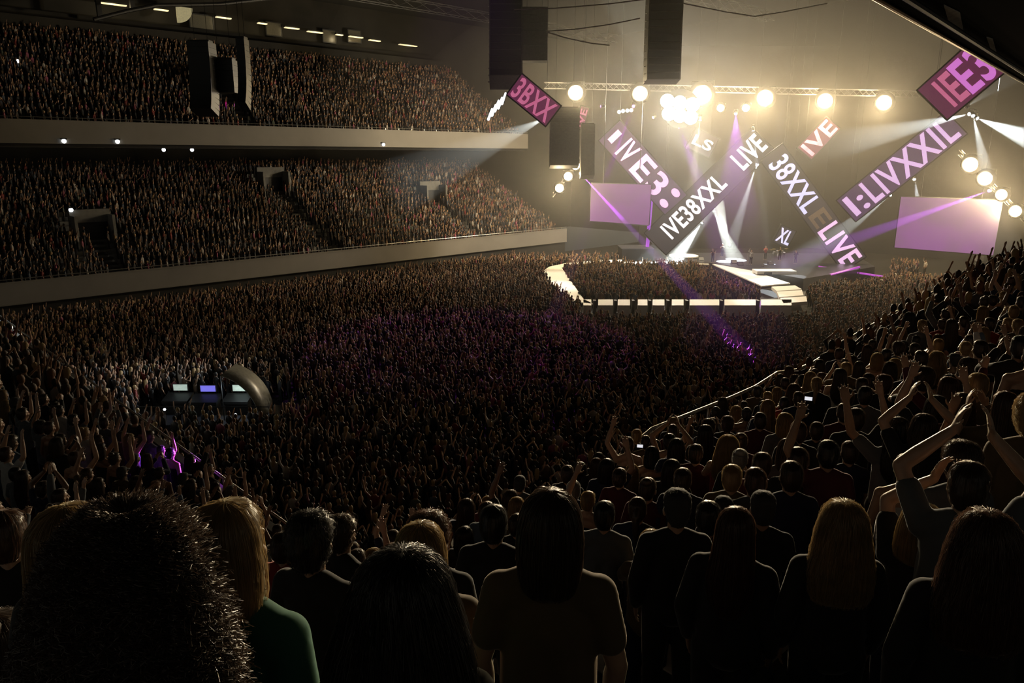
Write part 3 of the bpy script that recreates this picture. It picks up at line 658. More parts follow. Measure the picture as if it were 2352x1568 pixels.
put(MB().tube([(0, -1.1, 0), (0, -1.1, 2.48)], .03, 5).tube([(0, 1.1, 0), (0, 1.1, 2.48)], .03, 5).build('pole', M['dark']), e)
light('desk_glow', 'POINT', c0 + Vector((.7, -.5, 1.6)), 45, (.8, .95, 1), rad=.1)
light('desk_glow', 'POINT', q + Vector((-2.0, -.2, 2.4)), 22, (.8, .9, 1), rad=.1)
for i, (x, y) in enumerate([(378, 940), (541, 952)]):
    p = at_y(x, y, q.y - 1.2); e = empty('desk_lamp', p, ['small white desk lamp at the left of the mixing platform', 'small white desk lamp at the middle of the mixing platform'][i], 'lamp'); put(MB().ell((0, 0, 0), .07, .07, .07).build('bulb', M['pin']), e); put(MB().tube([(0, 0, 0), (0, .1, -.3), (0, .1, .4 - p.z)], .012, 4).build('pole', M['dark']), e)

# ------------------------------------------------------------------ the near stand under the camera
def lerp_tab(x, t):
    if x <= t[0][0]: return t[0][1]
    for (a, b), (c, d) in zip(t, t[1:]):
        if x <= c: return b + (d - b) * (x - a) / (c - a)
    return t[-1][1]
OFF = [(1.2, .12), (4, 1.12), (15, 1.25), (21, .5), (28, .05), (40, 0)]
def g_side(u, v): return CAM_Z - 1.70 - lerp_tab(u, OFF) - .49 * v
def g_end(u, v): return 6.0 + .5 * (5.5 - u)
ROWV = [7.3 - .8 * k for k in range(14)]
ROWU = [5.1 - .8 * k for k in range(10)]
def row_of(v): return max(0, min(13, round((7.3 - v) / .8)))
m = MB()
us = [-4 + 1.0 * i for i in range(84)]
for k, vc in enumerate(ROWV):
    for a, b in zip(us, us[1:]):
        za, zb = g_side(a, vc), g_side(b, vc)
        pts = [P(a, vc - .4, za), P(b, vc - .4, zb), P(b, vc + .4, zb), P(a, vc + .4, za)]
        m.add(pts + [p - Vector((0, 0, .9)) for p in pts], [(0, 1, 2, 3), (7, 6, 5, 4), (2, 6, 7, 3), (0, 4, 5, 1)])
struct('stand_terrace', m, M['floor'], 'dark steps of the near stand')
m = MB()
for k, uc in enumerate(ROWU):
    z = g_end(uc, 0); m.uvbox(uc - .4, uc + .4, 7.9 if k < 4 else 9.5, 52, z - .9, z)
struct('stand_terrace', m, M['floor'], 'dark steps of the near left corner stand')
# front barriers of the near stand
bar = empty('barrier', P(30, 7.8, 8), 'long front barrier of the near stand with bright top rail'); bar['kind'] = 'structure'
def rh(a): return lerp_tab(a, [(10, 1.05), (11, 1.42), (16.5, 1.42), (17.5, 1.05)])
m = MB(); rl = MB(); ru = [5.2 + i for i in range(72)]
for a, b in zip(ru, ru[1:]):
    za, zb = g_side(a, 7.3) + .85, g_side(b, 7.3) + .85
    pts = [P(a, 7.72, 0), P(b, 7.72, 0), P(b, 7.9, 0), P(a, 7.9, 0), P(a, 7.72, za), P(b, 7.72, zb), P(b, 7.9, zb), P(a, 7.9, za)]
    m.add(pts, [(3, 2, 1, 0), (4, 5, 6, 7), (0, 1, 5, 4), (2, 3, 7, 6), (1, 2, 6, 5), (3, 0, 4, 7)])
rel(m.build('wall_panel', M['concrete']), bar)
rl.tube([P(a, 7.8, g_side(a, 7.3) + rh(a)) for a in ru], .035, 8)
for a in ru[::2]: rl.tube([P(a, 7.8, g_side(a, 7.3) + .9), P(a, 7.8, g_side(a, 7.3) + rh(a))], .02, 5)
rel(rl.build('top_rail', M['rail'], smooth=True), bar)
bar = empty('barrier', P(5.7, 25, 6.5), 'grey front barrier of the near left corner stand with posts'); bar['kind'] = 'structure'
rel(MB().uvbox(5.62, 5.8, 7.9, 52, 0, 7.0).build('wall_panel', M['concrete']), bar)
rl = MB().tube([P(5.7, 7.9, 7.32), P(5.7, 52, 7.32)], .03, 8)
for i in range(28): rl.tube([P(5.7, 8.5 + 1.6 * i, 6.9), P(5.7, 8.5 + 1.6 * i, 7.32)], .022, 5)
rel(rl.build('top_rail', M['rail'], smooth=True), bar)
# stair aisle in the near stand
def on_ground(px, py):
    d = ray(px, py); t = 1.0
    for _ in range(400):
        p = C0 + d * t; u, v = UV(p)
        if p.z <= g_side(u, v): break
        t += .02
    return u, v
m = MB(); AISLE_U = on_ground(1465, 1525)[0]; AISLE_V = on_ground(1465, 1525)[1]
for k, vc in enumerate([r for r in ROWV if AISLE_V - 1.4 < r < AISLE_V + 1.5]):
    for h in (0, 1):
        z = g_side(AISLE_U, vc) + .02 + (.2 if h == 0 else 0); v = vc + (-.2 if h == 0 else .2)
        m.uvbox(AISLE_U - .42, AISLE_U + .42, v - .2, v + .2, z - .5, z)
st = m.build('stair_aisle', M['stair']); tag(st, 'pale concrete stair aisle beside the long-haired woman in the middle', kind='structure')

# ------------------------------------------------------------------ people: one body per pose, clothing and hair as parts
def remesh(mb, name, voxel, it=4, decim=None):
    me = mb.mesh('tmp'); o = bpy.data.objects.new('tmp', me); COL.objects.link(o)
    r = o.modifiers.new('r', 'REMESH'); r.mode = 'VOXEL'; r.voxel_size = voxel
    s = o.modifiers.new('s', 'SMOOTH'); s.factor = .5; s.iterations = it
    if decim: d = o.modifiers.new('d', 'DECIMATE'); d.ratio = decim
    dg = bpy.context.evaluated_depsgraph_get()
    out = bpy.data.meshes.new_from_object(o.evaluated_get(dg)); out.name = name
    bpy.data.objects.remove(o); bpy.data.meshes.remove(me)
    out.polygons.foreach_set('use_smooth', [True] * len(out.polygons)); out.update()
    return out
ARMS = {  # elbow, wrist, thumb side, palm normal for the right arm (x > 0); the left arm is mirrored
    'down': ((.235, -.03, 1.12), (.22, .07, .88), (0, 1, .2), (-1, 0, 0)),
    'up': ((.31, .09, 1.60), (.23, .15, 1.86), (-1, 0, 0), (0, 1, 0)),
    'wide': ((.36, .05, 1.55), (.42, .10, 1.81), (-1, 0, 0), (0, 1, 0)),
    'clap': ((.25, .20, 1.30), (.08, .33, 1.50), (0, -.4, .6), (-1, 0, 0)),
    'over': ((.29, .10, 1.62), (.085, .17, 1.82), (0, -1, .2), (-1, 0, 0)),
    'hold': ((.24, .16, 1.20), (.07, .36, 1.38), (-.6, 0, .6), (-.7, -.5, 0)),
}
POSE = {'down': ('down', 'down'), 'up': ('up', 'up'), 'one': ('up', 'down'), 'clap': ('clap', 'clap'), 'over': ('over', 'over'), 'hold': ('hold', 'hold'), 'wide': ('wide', 'wide'), 'other': ('down', 'up')}
def mir(p, s): return Vector((p[0] * s, p[1], p[2]))
def hand(m, wr, d, sd, nn):
    d = d.normalized(); s = (sd - d * sd.dot(d)).normalized(); n = d.cross(s)
    if n.dot(nn) < 0: n = -n
    for i, (o, L, spread) in enumerate([(.030, .072, .20), (.010, .082, .05), (-.010, .076, -.09), (-.029, .060, -.26)]):
        kn = wr + d * (.092 - abs(o) * .25) + s * o
        m.cap(wr + s * o * .55 + d * .01, kn, .0165, .0125)
        fd = (d + s * spread).normalized()
        k1 = kn + (fd * .98 + n * .16).normalized() * L * .5
        k2 = k1 + (fd * .85 + n * .5).normalized() * L * .5
        m.cap(kn, k1, .0092, .0086, 8); m.cap(k1, k2, .0086, .0072, 8)
    b = wr + d * .028 + s * .026; t1 = b + (d * .55 + s * .8 + n * .2).normalized() * .04; t2 = t1 + (d * .9 + s * .35 + n * .25).normalized() * .032
    m.cap(wr + d * .01 + s * .012, b, .017, .014); m.cap(b, t1, .0125, .0105); m.cap(t1, t2, .0105, .0085)
def arm_pts(kind, s):
    e, wv, sd, nn = ARMS[kind]
    return Vector((.166 * s, -.005, 1.372)), mir(e, s), mir(wv, s), mir(sd, s), mir(nn, s)
def torso(m, g=0, fem=0):
    m.ell((0, -.005, .93), .170 + g, .118 + g, .13 + g, 16)
    m.cap((-.06, 0, .98), (-.05, 0, 1.22), .100 - fem * .01 + g, .105 + g, 12); m.cap((.06, 0, .98), (.05, 0, 1.22), .100 - fem * .01 + g, .105 + g, 12)
    m.ell((0, .0, 1.27), .162 + g, .108 + g, .15 + g, 16)
    m.cap((-.135, -.012, 1.375), (.135, -.012, 1.375), .058 + g, .058 + g, 12)
    m.ell((0, -.02, 1.405), .115 + g, .06 + g, .06 + g, 14)
    for s in (-1, 1): m.cap((.045 * s, -.022, 1.432), (.150 * s, -.012, 1.378), .048 + g, .052 + g, 12)
def body_mesh(pose, fem):
    m = MB(); torso(m, 0, fem)
    m.cap((0, -.018, 1.38), (0, .002, 1.54), .058, .052, 12)
    m.ell((0, -.008, 1.622), .073, .092, .096, 18); m.ell((0, .028, 1.565), .056, .060, .072, 14); m.ell((0, .058, 1.512), .027, .026, .022, 10)
    m.cap((0, .090, 1.605), (0, .106, 1.572), .010, .0145, 8)
    for s in (-1, 1):
        m.ell((.031 * s, .076, 1.628), .026, .014, .009, 8); m.ell((.032 * s, .073, 1.604), .0135, .0135, .011, 8)
        m.ell((.042 * s, .060, 1.572), .022, .024, .022, 8); m.ell((.078 * s, -.004, 1.592), .011, .024, .032, 8)
    m.ell((0, .084, 1.546), .023, .012, .007, 8); m.ell((0, .083, 1.535), .020, .012, .008, 8)
    for s, kind in zip((1, -1), POSE[pose]):
        sh, el, wr, sd, nn = arm_pts(kind, s)
        m.ell(sh, .057, .057, .06, 12); m.cap(sh, el, .051, .039, 12); m.cap(el, el.lerp(wr, .35), .039, .041, 12); m.cap(el.lerp(wr, .35), wr, .041, .0265, 12)
        hd_ = {'over': Vector((-.28 * s, .1, 1)), 'clap': Vector((-.25 * s, .35, .8))}.get(kind, wr - el)
        hand(m, wr, hd_, sd, nn)
        kn, an = Vector((.098 * s, .012, .49)), Vector((.105 * s, -.02, .085))
        m.cap((.09 * s, 0, .90), kn, .092, .056, 14); m.cap(kn, kn.lerp(an, .35) - Vector((0, .012, 0)), .054, .056, 12); m.cap(kn.lerp(an, .35) - Vector((0, .012, 0)), an, .056, .038, 12)
        m.cap((.105 * s, -.05, .045), (.112 * s, .12, .032), .042, .032, 10)
    return remesh(m, 'person', .0085, 5, .6)
def top_mesh(pose, kind):
    m = MB(); torso(m, .014)
    if kind == 'tank':
        m = MB(); m.ell((0, -.005, .93), .186, .134, .13, 16); m.cap((-.06, 0, .98), (-.05, 0, 1.22), .115, .12, 12); m.cap((.06, 0, .98), (.05, 0, 1.22), .115, .12, 12); m.ell((0, 0, 1.24), .172, .122, .12, 16)
        for s in (-1, 1): m.cap((.085 * s, -.07, 1.27), (.085 * s, -.02, 1.43), .02, .018); m.cap((.085 * s, -.02, 1.43), (.08 * s, .08, 1.30), .018, .02)
    else:
        for s, k in zip((1, -1), POSE[pose]):
            sh, el, wr, sd, nn = arm_pts(k, s); m.ell(sh, .071, .071, .074, 12)
            if kind == 'tee': m.cap(sh, sh.lerp(el, .62), .068, .062, 12)
            else: m.cap(sh, el, .070, .060, 12); m.cap(el, wr.lerp(el, .08), .060, .044, 12)
        m.cap((-.055, -.03, 1.42), (.055, -.03, 1.42), .048, .048)
    return remesh(m, 'top', .013, 4, .6)
def trousers_mesh():
    m = MB(); m.ell((0, -.005, .93), .182, .130, .13, 16)
    for s in (-1, 1):
        kn, an = Vector((.098 * s, .012, .49)), Vector((.105 * s, -.02, .11)); m.cap((.09 * s, 0, .90), kn, .105, .075, 14); m.cap(kn, an, .072, .062, 12)
    return remesh(m, 'trousers', .015, 4, .6)

HAIR = {  # (z, half width, centre y, half depth) from crown to tips; front: how far forward hair comes below the hairline
    'short': dict(t=[(1.732, .02, -.01, .025), (1.722, .052, -.012, .062), (1.69, .077, -.014, .094), (1.64, .085, -.018, .102), (1.59, .083, -.03, .092), (1.545, .068, -.045, .062), (1.51, .045, -.058, .03)], front=.0, n=500, len=2, curl=.0),
    'curly': dict(t=[(1.765, .03, -.01, .03), (1.75, .068, -.01, .075), (1.70, .10, -.012, .115), (1.64, .105, -.018, .118), (1.58, .095, -.03, .10), (1.53, .07, -.045, .065), (1.50, .045, -.055, .03)], front=.01, n=900, len=2, curl=.012),
    'bob': dict(t=[(1.74, .02, -.01, .03), (1.728, .058, -.012, .068), (1.69, .086, -.016, .10), (1.63, .098, -.02, .108), (1.56, .106, -.026, .106), (1.49, .108, -.034, .10), (1.44, .098, -.04, .085), (1.42, .075, -.04, .06)], front=.02, n=900, len=4, curl=.002),
    'long': dict(t=[(1.74, .02, -.01, .03), (1.728, .056, -.012, .066), (1.69, .084, -.016, .10), (1.63, .094, -.02, .106), (1.55, .096, -.03, .10), (1.47, .104, -.05, .088), (1.38, .118, -.075, .07), (1.28, .11, -.088, .05), (1.20, .085, -.092, .035), (1.15, .05, -.095, .02)], front=.0, n=1100, len=6, curl=.003),
    'wavy': dict(t=[(1.745, .025, -.01, .03), (1.733, .06, -.012, .07), (1.69, .092, -.016, .105), (1.63, .108, -.02, .112), (1.55, .122, -.03, .112), (1.47, .138, -.045, .105), (1.39, .148, -.065, .09), (1.30, .14, -.08, .07), (1.24, .11, -.09, .045)], front=.02, n=1500, len=5, curl=.012),
    'tied': dict(t=[(1.732, .02, -.012, .025), (1.722, .052, -.014, .062), (1.69, .077, -.016, .096), (1.64, .083, -.02, .103), (1.59, .078, -.034, .09), (1.55, .058, -.05, .062), (1.52, .035, -.06, .03)], front=.0, n=500, len=2, curl=0, bun=True),
    'tail': dict(t=[(1.732, .02, -.012, .025), (1.722, .052, -.014, .062), (1.69, .077, -.016, .096), (1.64, .083, -.02, .103), (1.59, .078, -.034, .09), (1.55, .058, -.05, .062), (1.52, .035, -.06, .03)], front=.0, n=500, len=2, curl=0, tail=True),
    'frizzy': dict(t=[(1.815, .02, -.02, .02), (1.80, .055, -.02, .055), (1.775, .095, -.022, .095), (1.735, .13, -.025, .13), (1.68, .16, -.03, .155), (1.61, .185, -.04, .175), (1.54, .21, -.05, .185), (1.46, .235, -.06, .185), (1.38, .25, -.07, .18), (1.27, .255, -.08, .165), (1.15, .235, -.09, .14), (1.04, .17, -.10, .09)], front=.06, n=13000, len=.9, curl=.03),
    'gathered': dict(t=[(1.745, .02, -.01, .03), (1.733, .055, -.012, .066), (1.70, .084, -.016, .10), (1.65, .098, -.02, .11), (1.58, .104, -.026, .11), (1.52, .103, -.032, .10), (1.46, .097, -.04, .085), (1.42, .088, -.048, .07), (1.395, .06, -.055, .045)], front=.0, n=1800, len=4, curl=.002),
    'mane': dict(t=[(1.745, .03, -.01, .03), (1.73, .07, -.012, .075), (1.69, .105, -.016, .11), (1.62, .132, -.02, .12), (1.54, .16, -.03, .125), (1.46, .185, -.045, .12), (1.38, .20, -.06, .11), (1.28, .195, -.075, .095), (1.18, .165, -.085, .08), (1.10, .10, -.09, .06)], front=.02, n=2600, len=4, curl=.006),
    'cap': dict(t=[(1.735, .03, -.005, .035), (1.728, .06, -.006, .07), (1.70, .082, -.008, .098), (1.665, .087, -.008, .104), (1.64, .086, -.010, .103), (1.60, .08, -.03, .09), (1.55, .06, -.05, .06), (1.52, .04, -.058, .03)], front=.0, n=200, len=1, curl=0, cap=True),
    'hood': dict(t=[(1.775, .03, -.02, .04), (1.755, .075, -.02, .08), (1.70, .112, -.02, .125), (1.62, .128, -.025, .135), (1.54, .13, -.035, .13), (1.47, .138, -.045, .12), (1.42, .16, -.05, .11), (1.37, .17, -.05, .10)], front=.09, n=0, len=1, curl=0),
}
def hair_mesh(kind):
    H = HAIR[kind]; n = 30; m = MB(); z0, a0, b0, c0_ = H['t'][0]
    t = [(z0 + .005, .002, b0, .002)] + H['t']
    def pt(f, th, off=0):
        f = max(0, min(len(t) - 1.001, f)); i = int(f); k = f - i; a, b = t[i], t[i + 1]
        z, rx, yc, ry = [a[j] + (b[j] - a[j]) * k for j in range(4)]
        x, y = (rx + off) * cos(th), yc + (ry + off) * sin(th)
        if z < 1.675: y = min(y, H['front'] + .25 * max(0, z - 1.62) + off * .5)
        return Vector((x, y, z + off * .5 * max(0, (z - 1.6) / .15)))
    sub = 3; F = (len(t) - 1) * sub
    lump = .004 if H['curl'] < .01 else .012
    for i in range(F + 1):
        for k in range(n):
            th = 2 * pi * k / n
            p = pt(i / sub, th, lump * (sin(th * 5 + i * 1.7) * .5 + sin(th * 11 - i * 2.3) * .5))
            m.v.append(tuple(p))
    for i in range(F):
        for k in range(n):
            k2 = (k + 1) % n; m.f.append((i * n + k, i * n + k2, (i + 1) * n + k2, (i + 1) * n + k))
    m.f.append(tuple(range(n - 1, -1, -1))); m.f.append(tuple(F * n + k for k in range(n)))
    if H.get('bun'): m.ell((0, -.075, 1.715), .055, .05, .05, 14)
    if H.get('tail'):
        m.cap((0, -.10, 1.66), (0, -.15, 1.60), .028, .036); m.cap((0, -.15, 1.60), (0, -.145, 1.44), .036, .03); m.cap((0, -.145, 1.44), (0, -.12, 1.32), .03, .012)
    if H.get('cap'):
        pts = [(.075 * cos(a), .075 + .10 * sin(a), 1.665 - .02 * sin(a)) for a in [pi * q / 8 for q in range(9)]]
        lo = [(x, y, z - .012) for x, y, z in pts]; k = len(pts)
        m.add(pts + lo, [tuple(range(k)), tuple(range(2 * k - 1, k - 1, -1))] + [(q, q + k, (q + 1) % k + k, (q + 1) % k) for q in range(k)])
    r = random.Random(hash(kind) % 1 + len(kind)); c = H['curl']; seg = 7 if c < .02 else 9
    for q in range(H['n']):
        th = r.uniform(pi * .95, pi * 2.05) if r.random() < .7 else r.uniform(0, 2 * pi)
        f0 = r.uniform(0, len(t) - 1 - H['len'] * .6) if kind == 'frizzy' or r.random() < .6 else r.uniform(0, 2); f1 = min(len(t) - 1.01, f0 + H['len'] * r.uniform(.7, 1.2))
        o0, o1 = r.uniform(.0, .004), r.uniform(.002, .010 if c < .02 else .03); ph, fr = r.uniform(0, 6), r.uniform(2.5, 4.5)
        wd = .0007 if c < .02 else .0011; wdir = Vector((r.uniform(-1, 1), r.uniform(-1, 1), r.uniform(-.5, .5))).normalized() * wd
        base = len(m.v)
        for s_ in range(seg + 1):
            k = s_ / seg; p = pt(f0 + (f1 - f0) * k, th + c * 3 * sin(ph + k * fr * 3), o0 + (o1 - o0) * k + c * .6 * (1 + sin(ph + k * fr * 4)))
            m.v += [tuple(p - wdir), tuple(p + wdir)]
        for s_ in range(seg): b2 = base + 2 * s_; m.f.append((b2, b2 + 1, b2 + 3, b2 + 2))
    me = m.mesh('hair'); me.polygons.foreach_set('use_smooth', [True] * len(me.polygons))
    return me
_cache = {}
def cached(k, f, *a):
    if k not in _cache: _cache[k] = f(*a)
    return _cache[k]
SKIN = [mat('skin_%s' % n, c, .42, vary=.06, scale=20, spec=.7, sheen=.35) for n, c in (('fair', (.40, .24, .16)), ('tan', (.30, .17, .10)), ('brown', (.16, .085, .05)))]
HAIRM = {n: mat('hair_' + n, c, .38, vary=.3, scale=14, spec=1, trans=.32, sheen=1) for n, c in (('black', (.012, .01, .009)), ('brown', (.045, .025, .014)), ('auburn', (.075, .034, .017)), ('blond', (.30, .20, .09)), ('grey', (.2, .19, .18)))}
CLOTH = {n: mat('cloth_' + n, c, .85, vary=.15, scale=5, spec=.4, sheen=1, bump=.1) for n, c in (('black', (.012, .012, .013)), ('grey', (.09, .10, .11)), ('white', (.42, .42, .42)), ('green', (.03, .14, .09)), ('red', (.22, .02, .015)), ('navy', (.015, .02, .05)), ('brown', (.10, .07, .038)), ('maroon', (.07, .012, .02)), ('denim', (.06, .09, .14)))}
HATM = mat('cap_cloth', (.03, .03, .035), .8, sheen=.2)
WORDS = {'short': 'short-haired', 'curly': 'curly-haired', 'bob': 'bob-haired', 'long': 'long-haired', 'wavy': 'wavy-haired', 'tied': 'bun-haired', 'tail': 'ponytailed', 'frizzy': 'frizzy-haired', 'gathered': 'long-haired', 'mane': 'full-haired', 'cap': 'capped', 'hood': 'hooded'}
PERSONS = []
def person(pos, yaw, scale, pose, hair, hcol, ctop, cloth, skin, label, group=None, fem=1, tilt=0, wide=1.0):
    bm = cached(('b', pose), body_mesh, pose, 1)
    o = bpy.data.objects.new('person', bm); COL.objects.link(o)
    if not bm.materials: bm.materials.append(SKIN[0])
    o.material_slots[0].link = 'OBJECT'; o.material_slots[0].material = SKIN[skin]
    o.location = pos; o.rotation_euler = (0, tilt, yaw); o.scale = (scale * wide, scale * wide, scale)
    tag(o, label, 'person', group)
    def part(name, me, mt):
        if not me.materials: me.materials.append(mt)
        c = bpy.data.objects.new(name, me); COL.objects.link(c); put(c, o)
        c.material_slots[0].link = 'OBJECT'; c.material_slots[0].material = mt
        return c
    part('hood' if hair == 'hood' else 'cap' if hair == 'cap' else 'hair', cached(('h', hair), hair_mesh, hair), CLOTH[cloth] if hair == 'hood' else HATM if hair == 'cap' else HAIRM[hcol])
    part('dress' if ctop == 'dress' else {'tee': 'shirt', 'long': 'jacket', 'tank': 'tank_top'}[ctop], cached(('t', pose if ctop != 'tank' else '', ctop), top_mesh, pose, ctop), CLOTH[cloth])
    part('trousers', cached(('j',), trousers_mesh), CLOTH[rng.choice(['black', 'black', 'denim', 'navy'])])
    PERSONS.append(o)
    return o
STAGE_AIM = Vector((24, 96, 0))
def face_stage(p): d = STAGE_AIM - Vector(p); return -atan2(d.x, d.y)
def project(p):
    d = Vector(p) - C0; zc = d.y * cos(PITCH) - d.z * sin(PITCH); yc = d.y * sin(PITCH) + d.z * cos(PITCH)
    return (1176 + d.x / zc * FPX, 784 - yc / zc * FPX, zc) if zc > .1 else (-9999, -9999, zc)
OCC = []
def stand_at(px, py, wpx, real_w=.19, mode='side'):
    """where a head whose crown is at that pixel stands: on the tread below, near the distance its width tells"""
    d = ray(px, py); best = None; s0 = real_w * FPX / wpx
    for i in range(81):
        s = s0 * (.7 + .6 * i / 80); p = C0 + d * s; u, v = UV(p)
        gz = g_side(u, v) if mode == 'side' else g_end(u, v)
        h = p.z - gz; c = abs(h - 1.70) * 2 + abs(math.log(s / s0)) * .8
        if best is None or c < best[0]: best = (c, p, gz, h)
    return best[1], best[2], best[3]
HEADTOP = {'short': 1.735, 'curly': 1.77, 'bob': 1.742, 'long': 1.742, 'wavy': 1.748, 'tied': 1.745, 'tail': 1.735, 'frizzy': 1.83, 'gathered': 1.745, 'mane': 1.748, 'cap': 1.738, 'hood': 1.78}
def explicit(px, py, wpx, pose, hair, hcol, ctop, cloth, label, skin=0, real_w=.19, turn=0, fit=True, tilt=0, wide=1.0):
    if fit: p, gz, h = stand_at(px, py, wpx, real_w)
    else: p = C0 + ray(px, py) * (real_w * FPX / wpx)
    sc = 1.0 if not fit else max(.90, min(1.08, h / HEADTOP[hair]))
    foot = Vector((p.x, p.y, p.z - HEADTOP[hair] * sc))
    OCC.append(UV(foot))
    return person(foot, face_stage(foot) + R(turn), sc, pose, hair, hcol, ctop, cloth, skin, label, None, tilt=tilt, wide=wide)
NEAR = [
    (1265, 1127, 150, 'down', 'gathered', 'brown', 'tee', 'brown', 'woman in brown top with hair gathered at her neck, middle of the front', 0, .215, 10),
    (300, 1166, 455, 'down', 'frizzy', 'brown', 'long', 'black', 'person with a huge mass of dark frizzy hair at the front left', 1, .47, 5),
    (522, 1151, 188, 'down', 'bob', 'blond', 'tee', 'green', 'blond person in green shirt right of the frizzy hair', 0, .22, -8),
    (155, 1160, 165, 'down', 'long', 'blond', 'long', 'black', 'blond long-haired person behind the frizzy hair at the far left', 0, .2, 0),
    (714, 1176, 104, 'down', 'curly', 'black', 'tee', 'black', 'dark curly-haired man right of the green shirt', 1, .21, -6),
    (785, 1184, 62, 'down', 'curly', 'brown', 'tee', 'black', 'curly brown-haired person half hidden beside the dark curly-haired man', 0, .2, -25),
    (928, 1264, 255, 'down', 'mane', 'black', 'long', 'black', 'dark-haired person with hair spread over the shoulders, front between green shirt and brown top', 0, .27, 0),
    (966, 1201, 122, 'down', 'long', 'blond', 'tee', 'brown', 'golden-haired woman just in front of the dark spread hair', 0, .2, 8),
    (985, 1176, 90, 'down', 'curly', 'auburn', 'tee', 'black', 'auburn-haired person in front of the golden-haired woman', 0, .2, 4),
    (1135, 1160, 66, 'down', 'short', 'black', 'tee', 'black', 'dark short-haired man left of the woman in brown top', 1, .18, 6),
    (1390, 1151, 50, 'down', 'short', 'black', 'tee', 'grey', 'short-haired man in grey shirt right of the woman in brown top', 0, .18, 0),
    (1466, 1142, 44, 'down', 'tail', 'brown', 'tee', 'navy', 'ponytailed woman in navy shirt right of the grey shirt', 0, .18, 0),
    (1497, 1217, 58, 'hold', 'long', 'blond', 'tee', 'brown', 'small blond long-haired girl in brown top by the aisle', 0, .2, 0),
    (1557, 1125, 66, 'down', 'cap', 'black', 'long', 'black', 'tall person in dark cap and black jacket by the aisle', 0, .18, 12),
    (1694, 1166, 88, 'down', 'long', 'auburn', 'long', 'black', 'auburn long-haired woman in black left of the wavy blond woman', 0, .2, -10),
    (1940, 1152, 130, 'down', 'wavy', 'blond', 'long', 'black', 'wavy blond-haired woman in black jacket at the right front', 0, .28, 6),
    (2128, 1158, 92, 'over', 'bob', 'blond', 'tee', 'black', 'fair-haired person clapping overhead at the right front', 0, .21, -50),
    (2160, 1188, 84, 'down', 'long', 'auburn', 'tank', 'black', 'auburn long-haired woman behind the dark-jacketed person at the right front', 0, .2, 0),
    (2272, 1176, 150, 'down', 'wavy', 'auburn', 'long', 'black', 'red-brown haired person in black jacket filling the right front corner', 0, .24, -4),
    (2232, 1060, 92, 'over', 'short', 'brown', 'tee', 'grey', 'man in pale grey shirt clapping above his head at the right', 0, .19, -15),
    (650, 1222, 56, 'down', 'short', 'brown', 'tee', 'red', 'person in red shirt between green shirt and dark curly hair', 0, .19, 0),
    (8, 1172, 90, 'down', 'short', 'auburn', 'tee', 'black', 'short auburn-haired person cut off by the left edge', 0, .18, 30),
    (-12, 1400, 120, 'down', 'tied', 'brown', 'tee', 'brown', 'bun-haired person at the lower left corner', 0, .17, 20),
]
for (x, y, wp, pose, hair, hc, ct, cl, lab, sk, rw_, tn) in NEAR:
    explicit(x, y, wp, pose, hair, hc, ct, cl, lab, sk, rw_, tn, fit=False)

# mid rows: heads the photograph shows one by one, then their neighbours
MID = """1370,1052,27,long,auburn 1334,1061,30,bob,black 1318,1104,27,short,grey 1755,1130,45,cap,brown 1663,1141,38,cap,brown 1629,1151,48,short,black
1683,1067,40,short,blond 1736,1074,48,short,auburn 1819,1059,57,short,brown 1835,1027,40,short,brown 1812,1007,48,bob,brown 1753,1039,35,short,brown 1702,1029,29,tied,grey 1804,948,35,bob,blond
1747,947,29,short,brown 1758,926,24,cap,black 1827,860,22,curly,brown 1835,899,27,short,auburn 1764,899,19,short,blond 1546,974,22,tail,brown 1484,1000,22,short,brown 2032,860,39,curly,auburn
1982,867,32,short,brown 1948,892,28,short,brown 1989,887,45,short,black 2180,865,39,bob,auburn 2213,902,52,long,auburn 2311,899,52,long,auburn 2155,908,39,bob,black 2125,950,60,bob,brown
1969,937,35,short,brown 2066,958,39,long,black 1953,1013,32,short,brown 1904,1011,53,short,black 2213,1013,56,curly,brown 2248,741,32,curly,auburn 2339,732,32,tail,blond 2318,1030,35,short,grey
1600,1020,30,short,brown 1545,1055,30,bob,black 1425,1075,32,short,brown 1490,1095,34,tied,brown 1570,1075,34,short,brown""".split()
POSES = {(2066, 958): 'wide', (2125, 950): 'over', (2180, 865): 'wide', (2311, 899): 'clap', (2339, 732): 'one', (1969, 937): 'one', (2213, 902): 'hold', (1904, 1011): 'other', (2155, 908): 'up'}
plan = []      # (foot, scale, pose, hair, hcol, ctop, cloth, skin, turn, block, row, along)
for t in MID:
    x, y, wp, hair, hc = t.split(','); x, y, wp = int(x), int(y), int(wp)
    p, gz, h = stand_at(x, y, wp)
    sc = max(.90, min(1.1, h / HEADTOP[hair])); foot = Vector((p.x, p.y, p.z - HEADTOP[hair] * sc)); u, v = UV(foot); OCC.append((u, v))
    plan.append([foot, sc, POSES.get((x, y), 'down'), hair, hc, rng.choice(['tee', 'long', 'tee']), rng.choice(['black', 'black', 'navy', 'grey', 'maroon', 'brown']), rng.choice([0, 0, 1]), rng.uniform(-14, 14), 'side', row_of(v), u])
def free(u, v, r=.42): return all((u - a) ** 2 + (v - b) ** 2 > r * r for a, b in OCC)
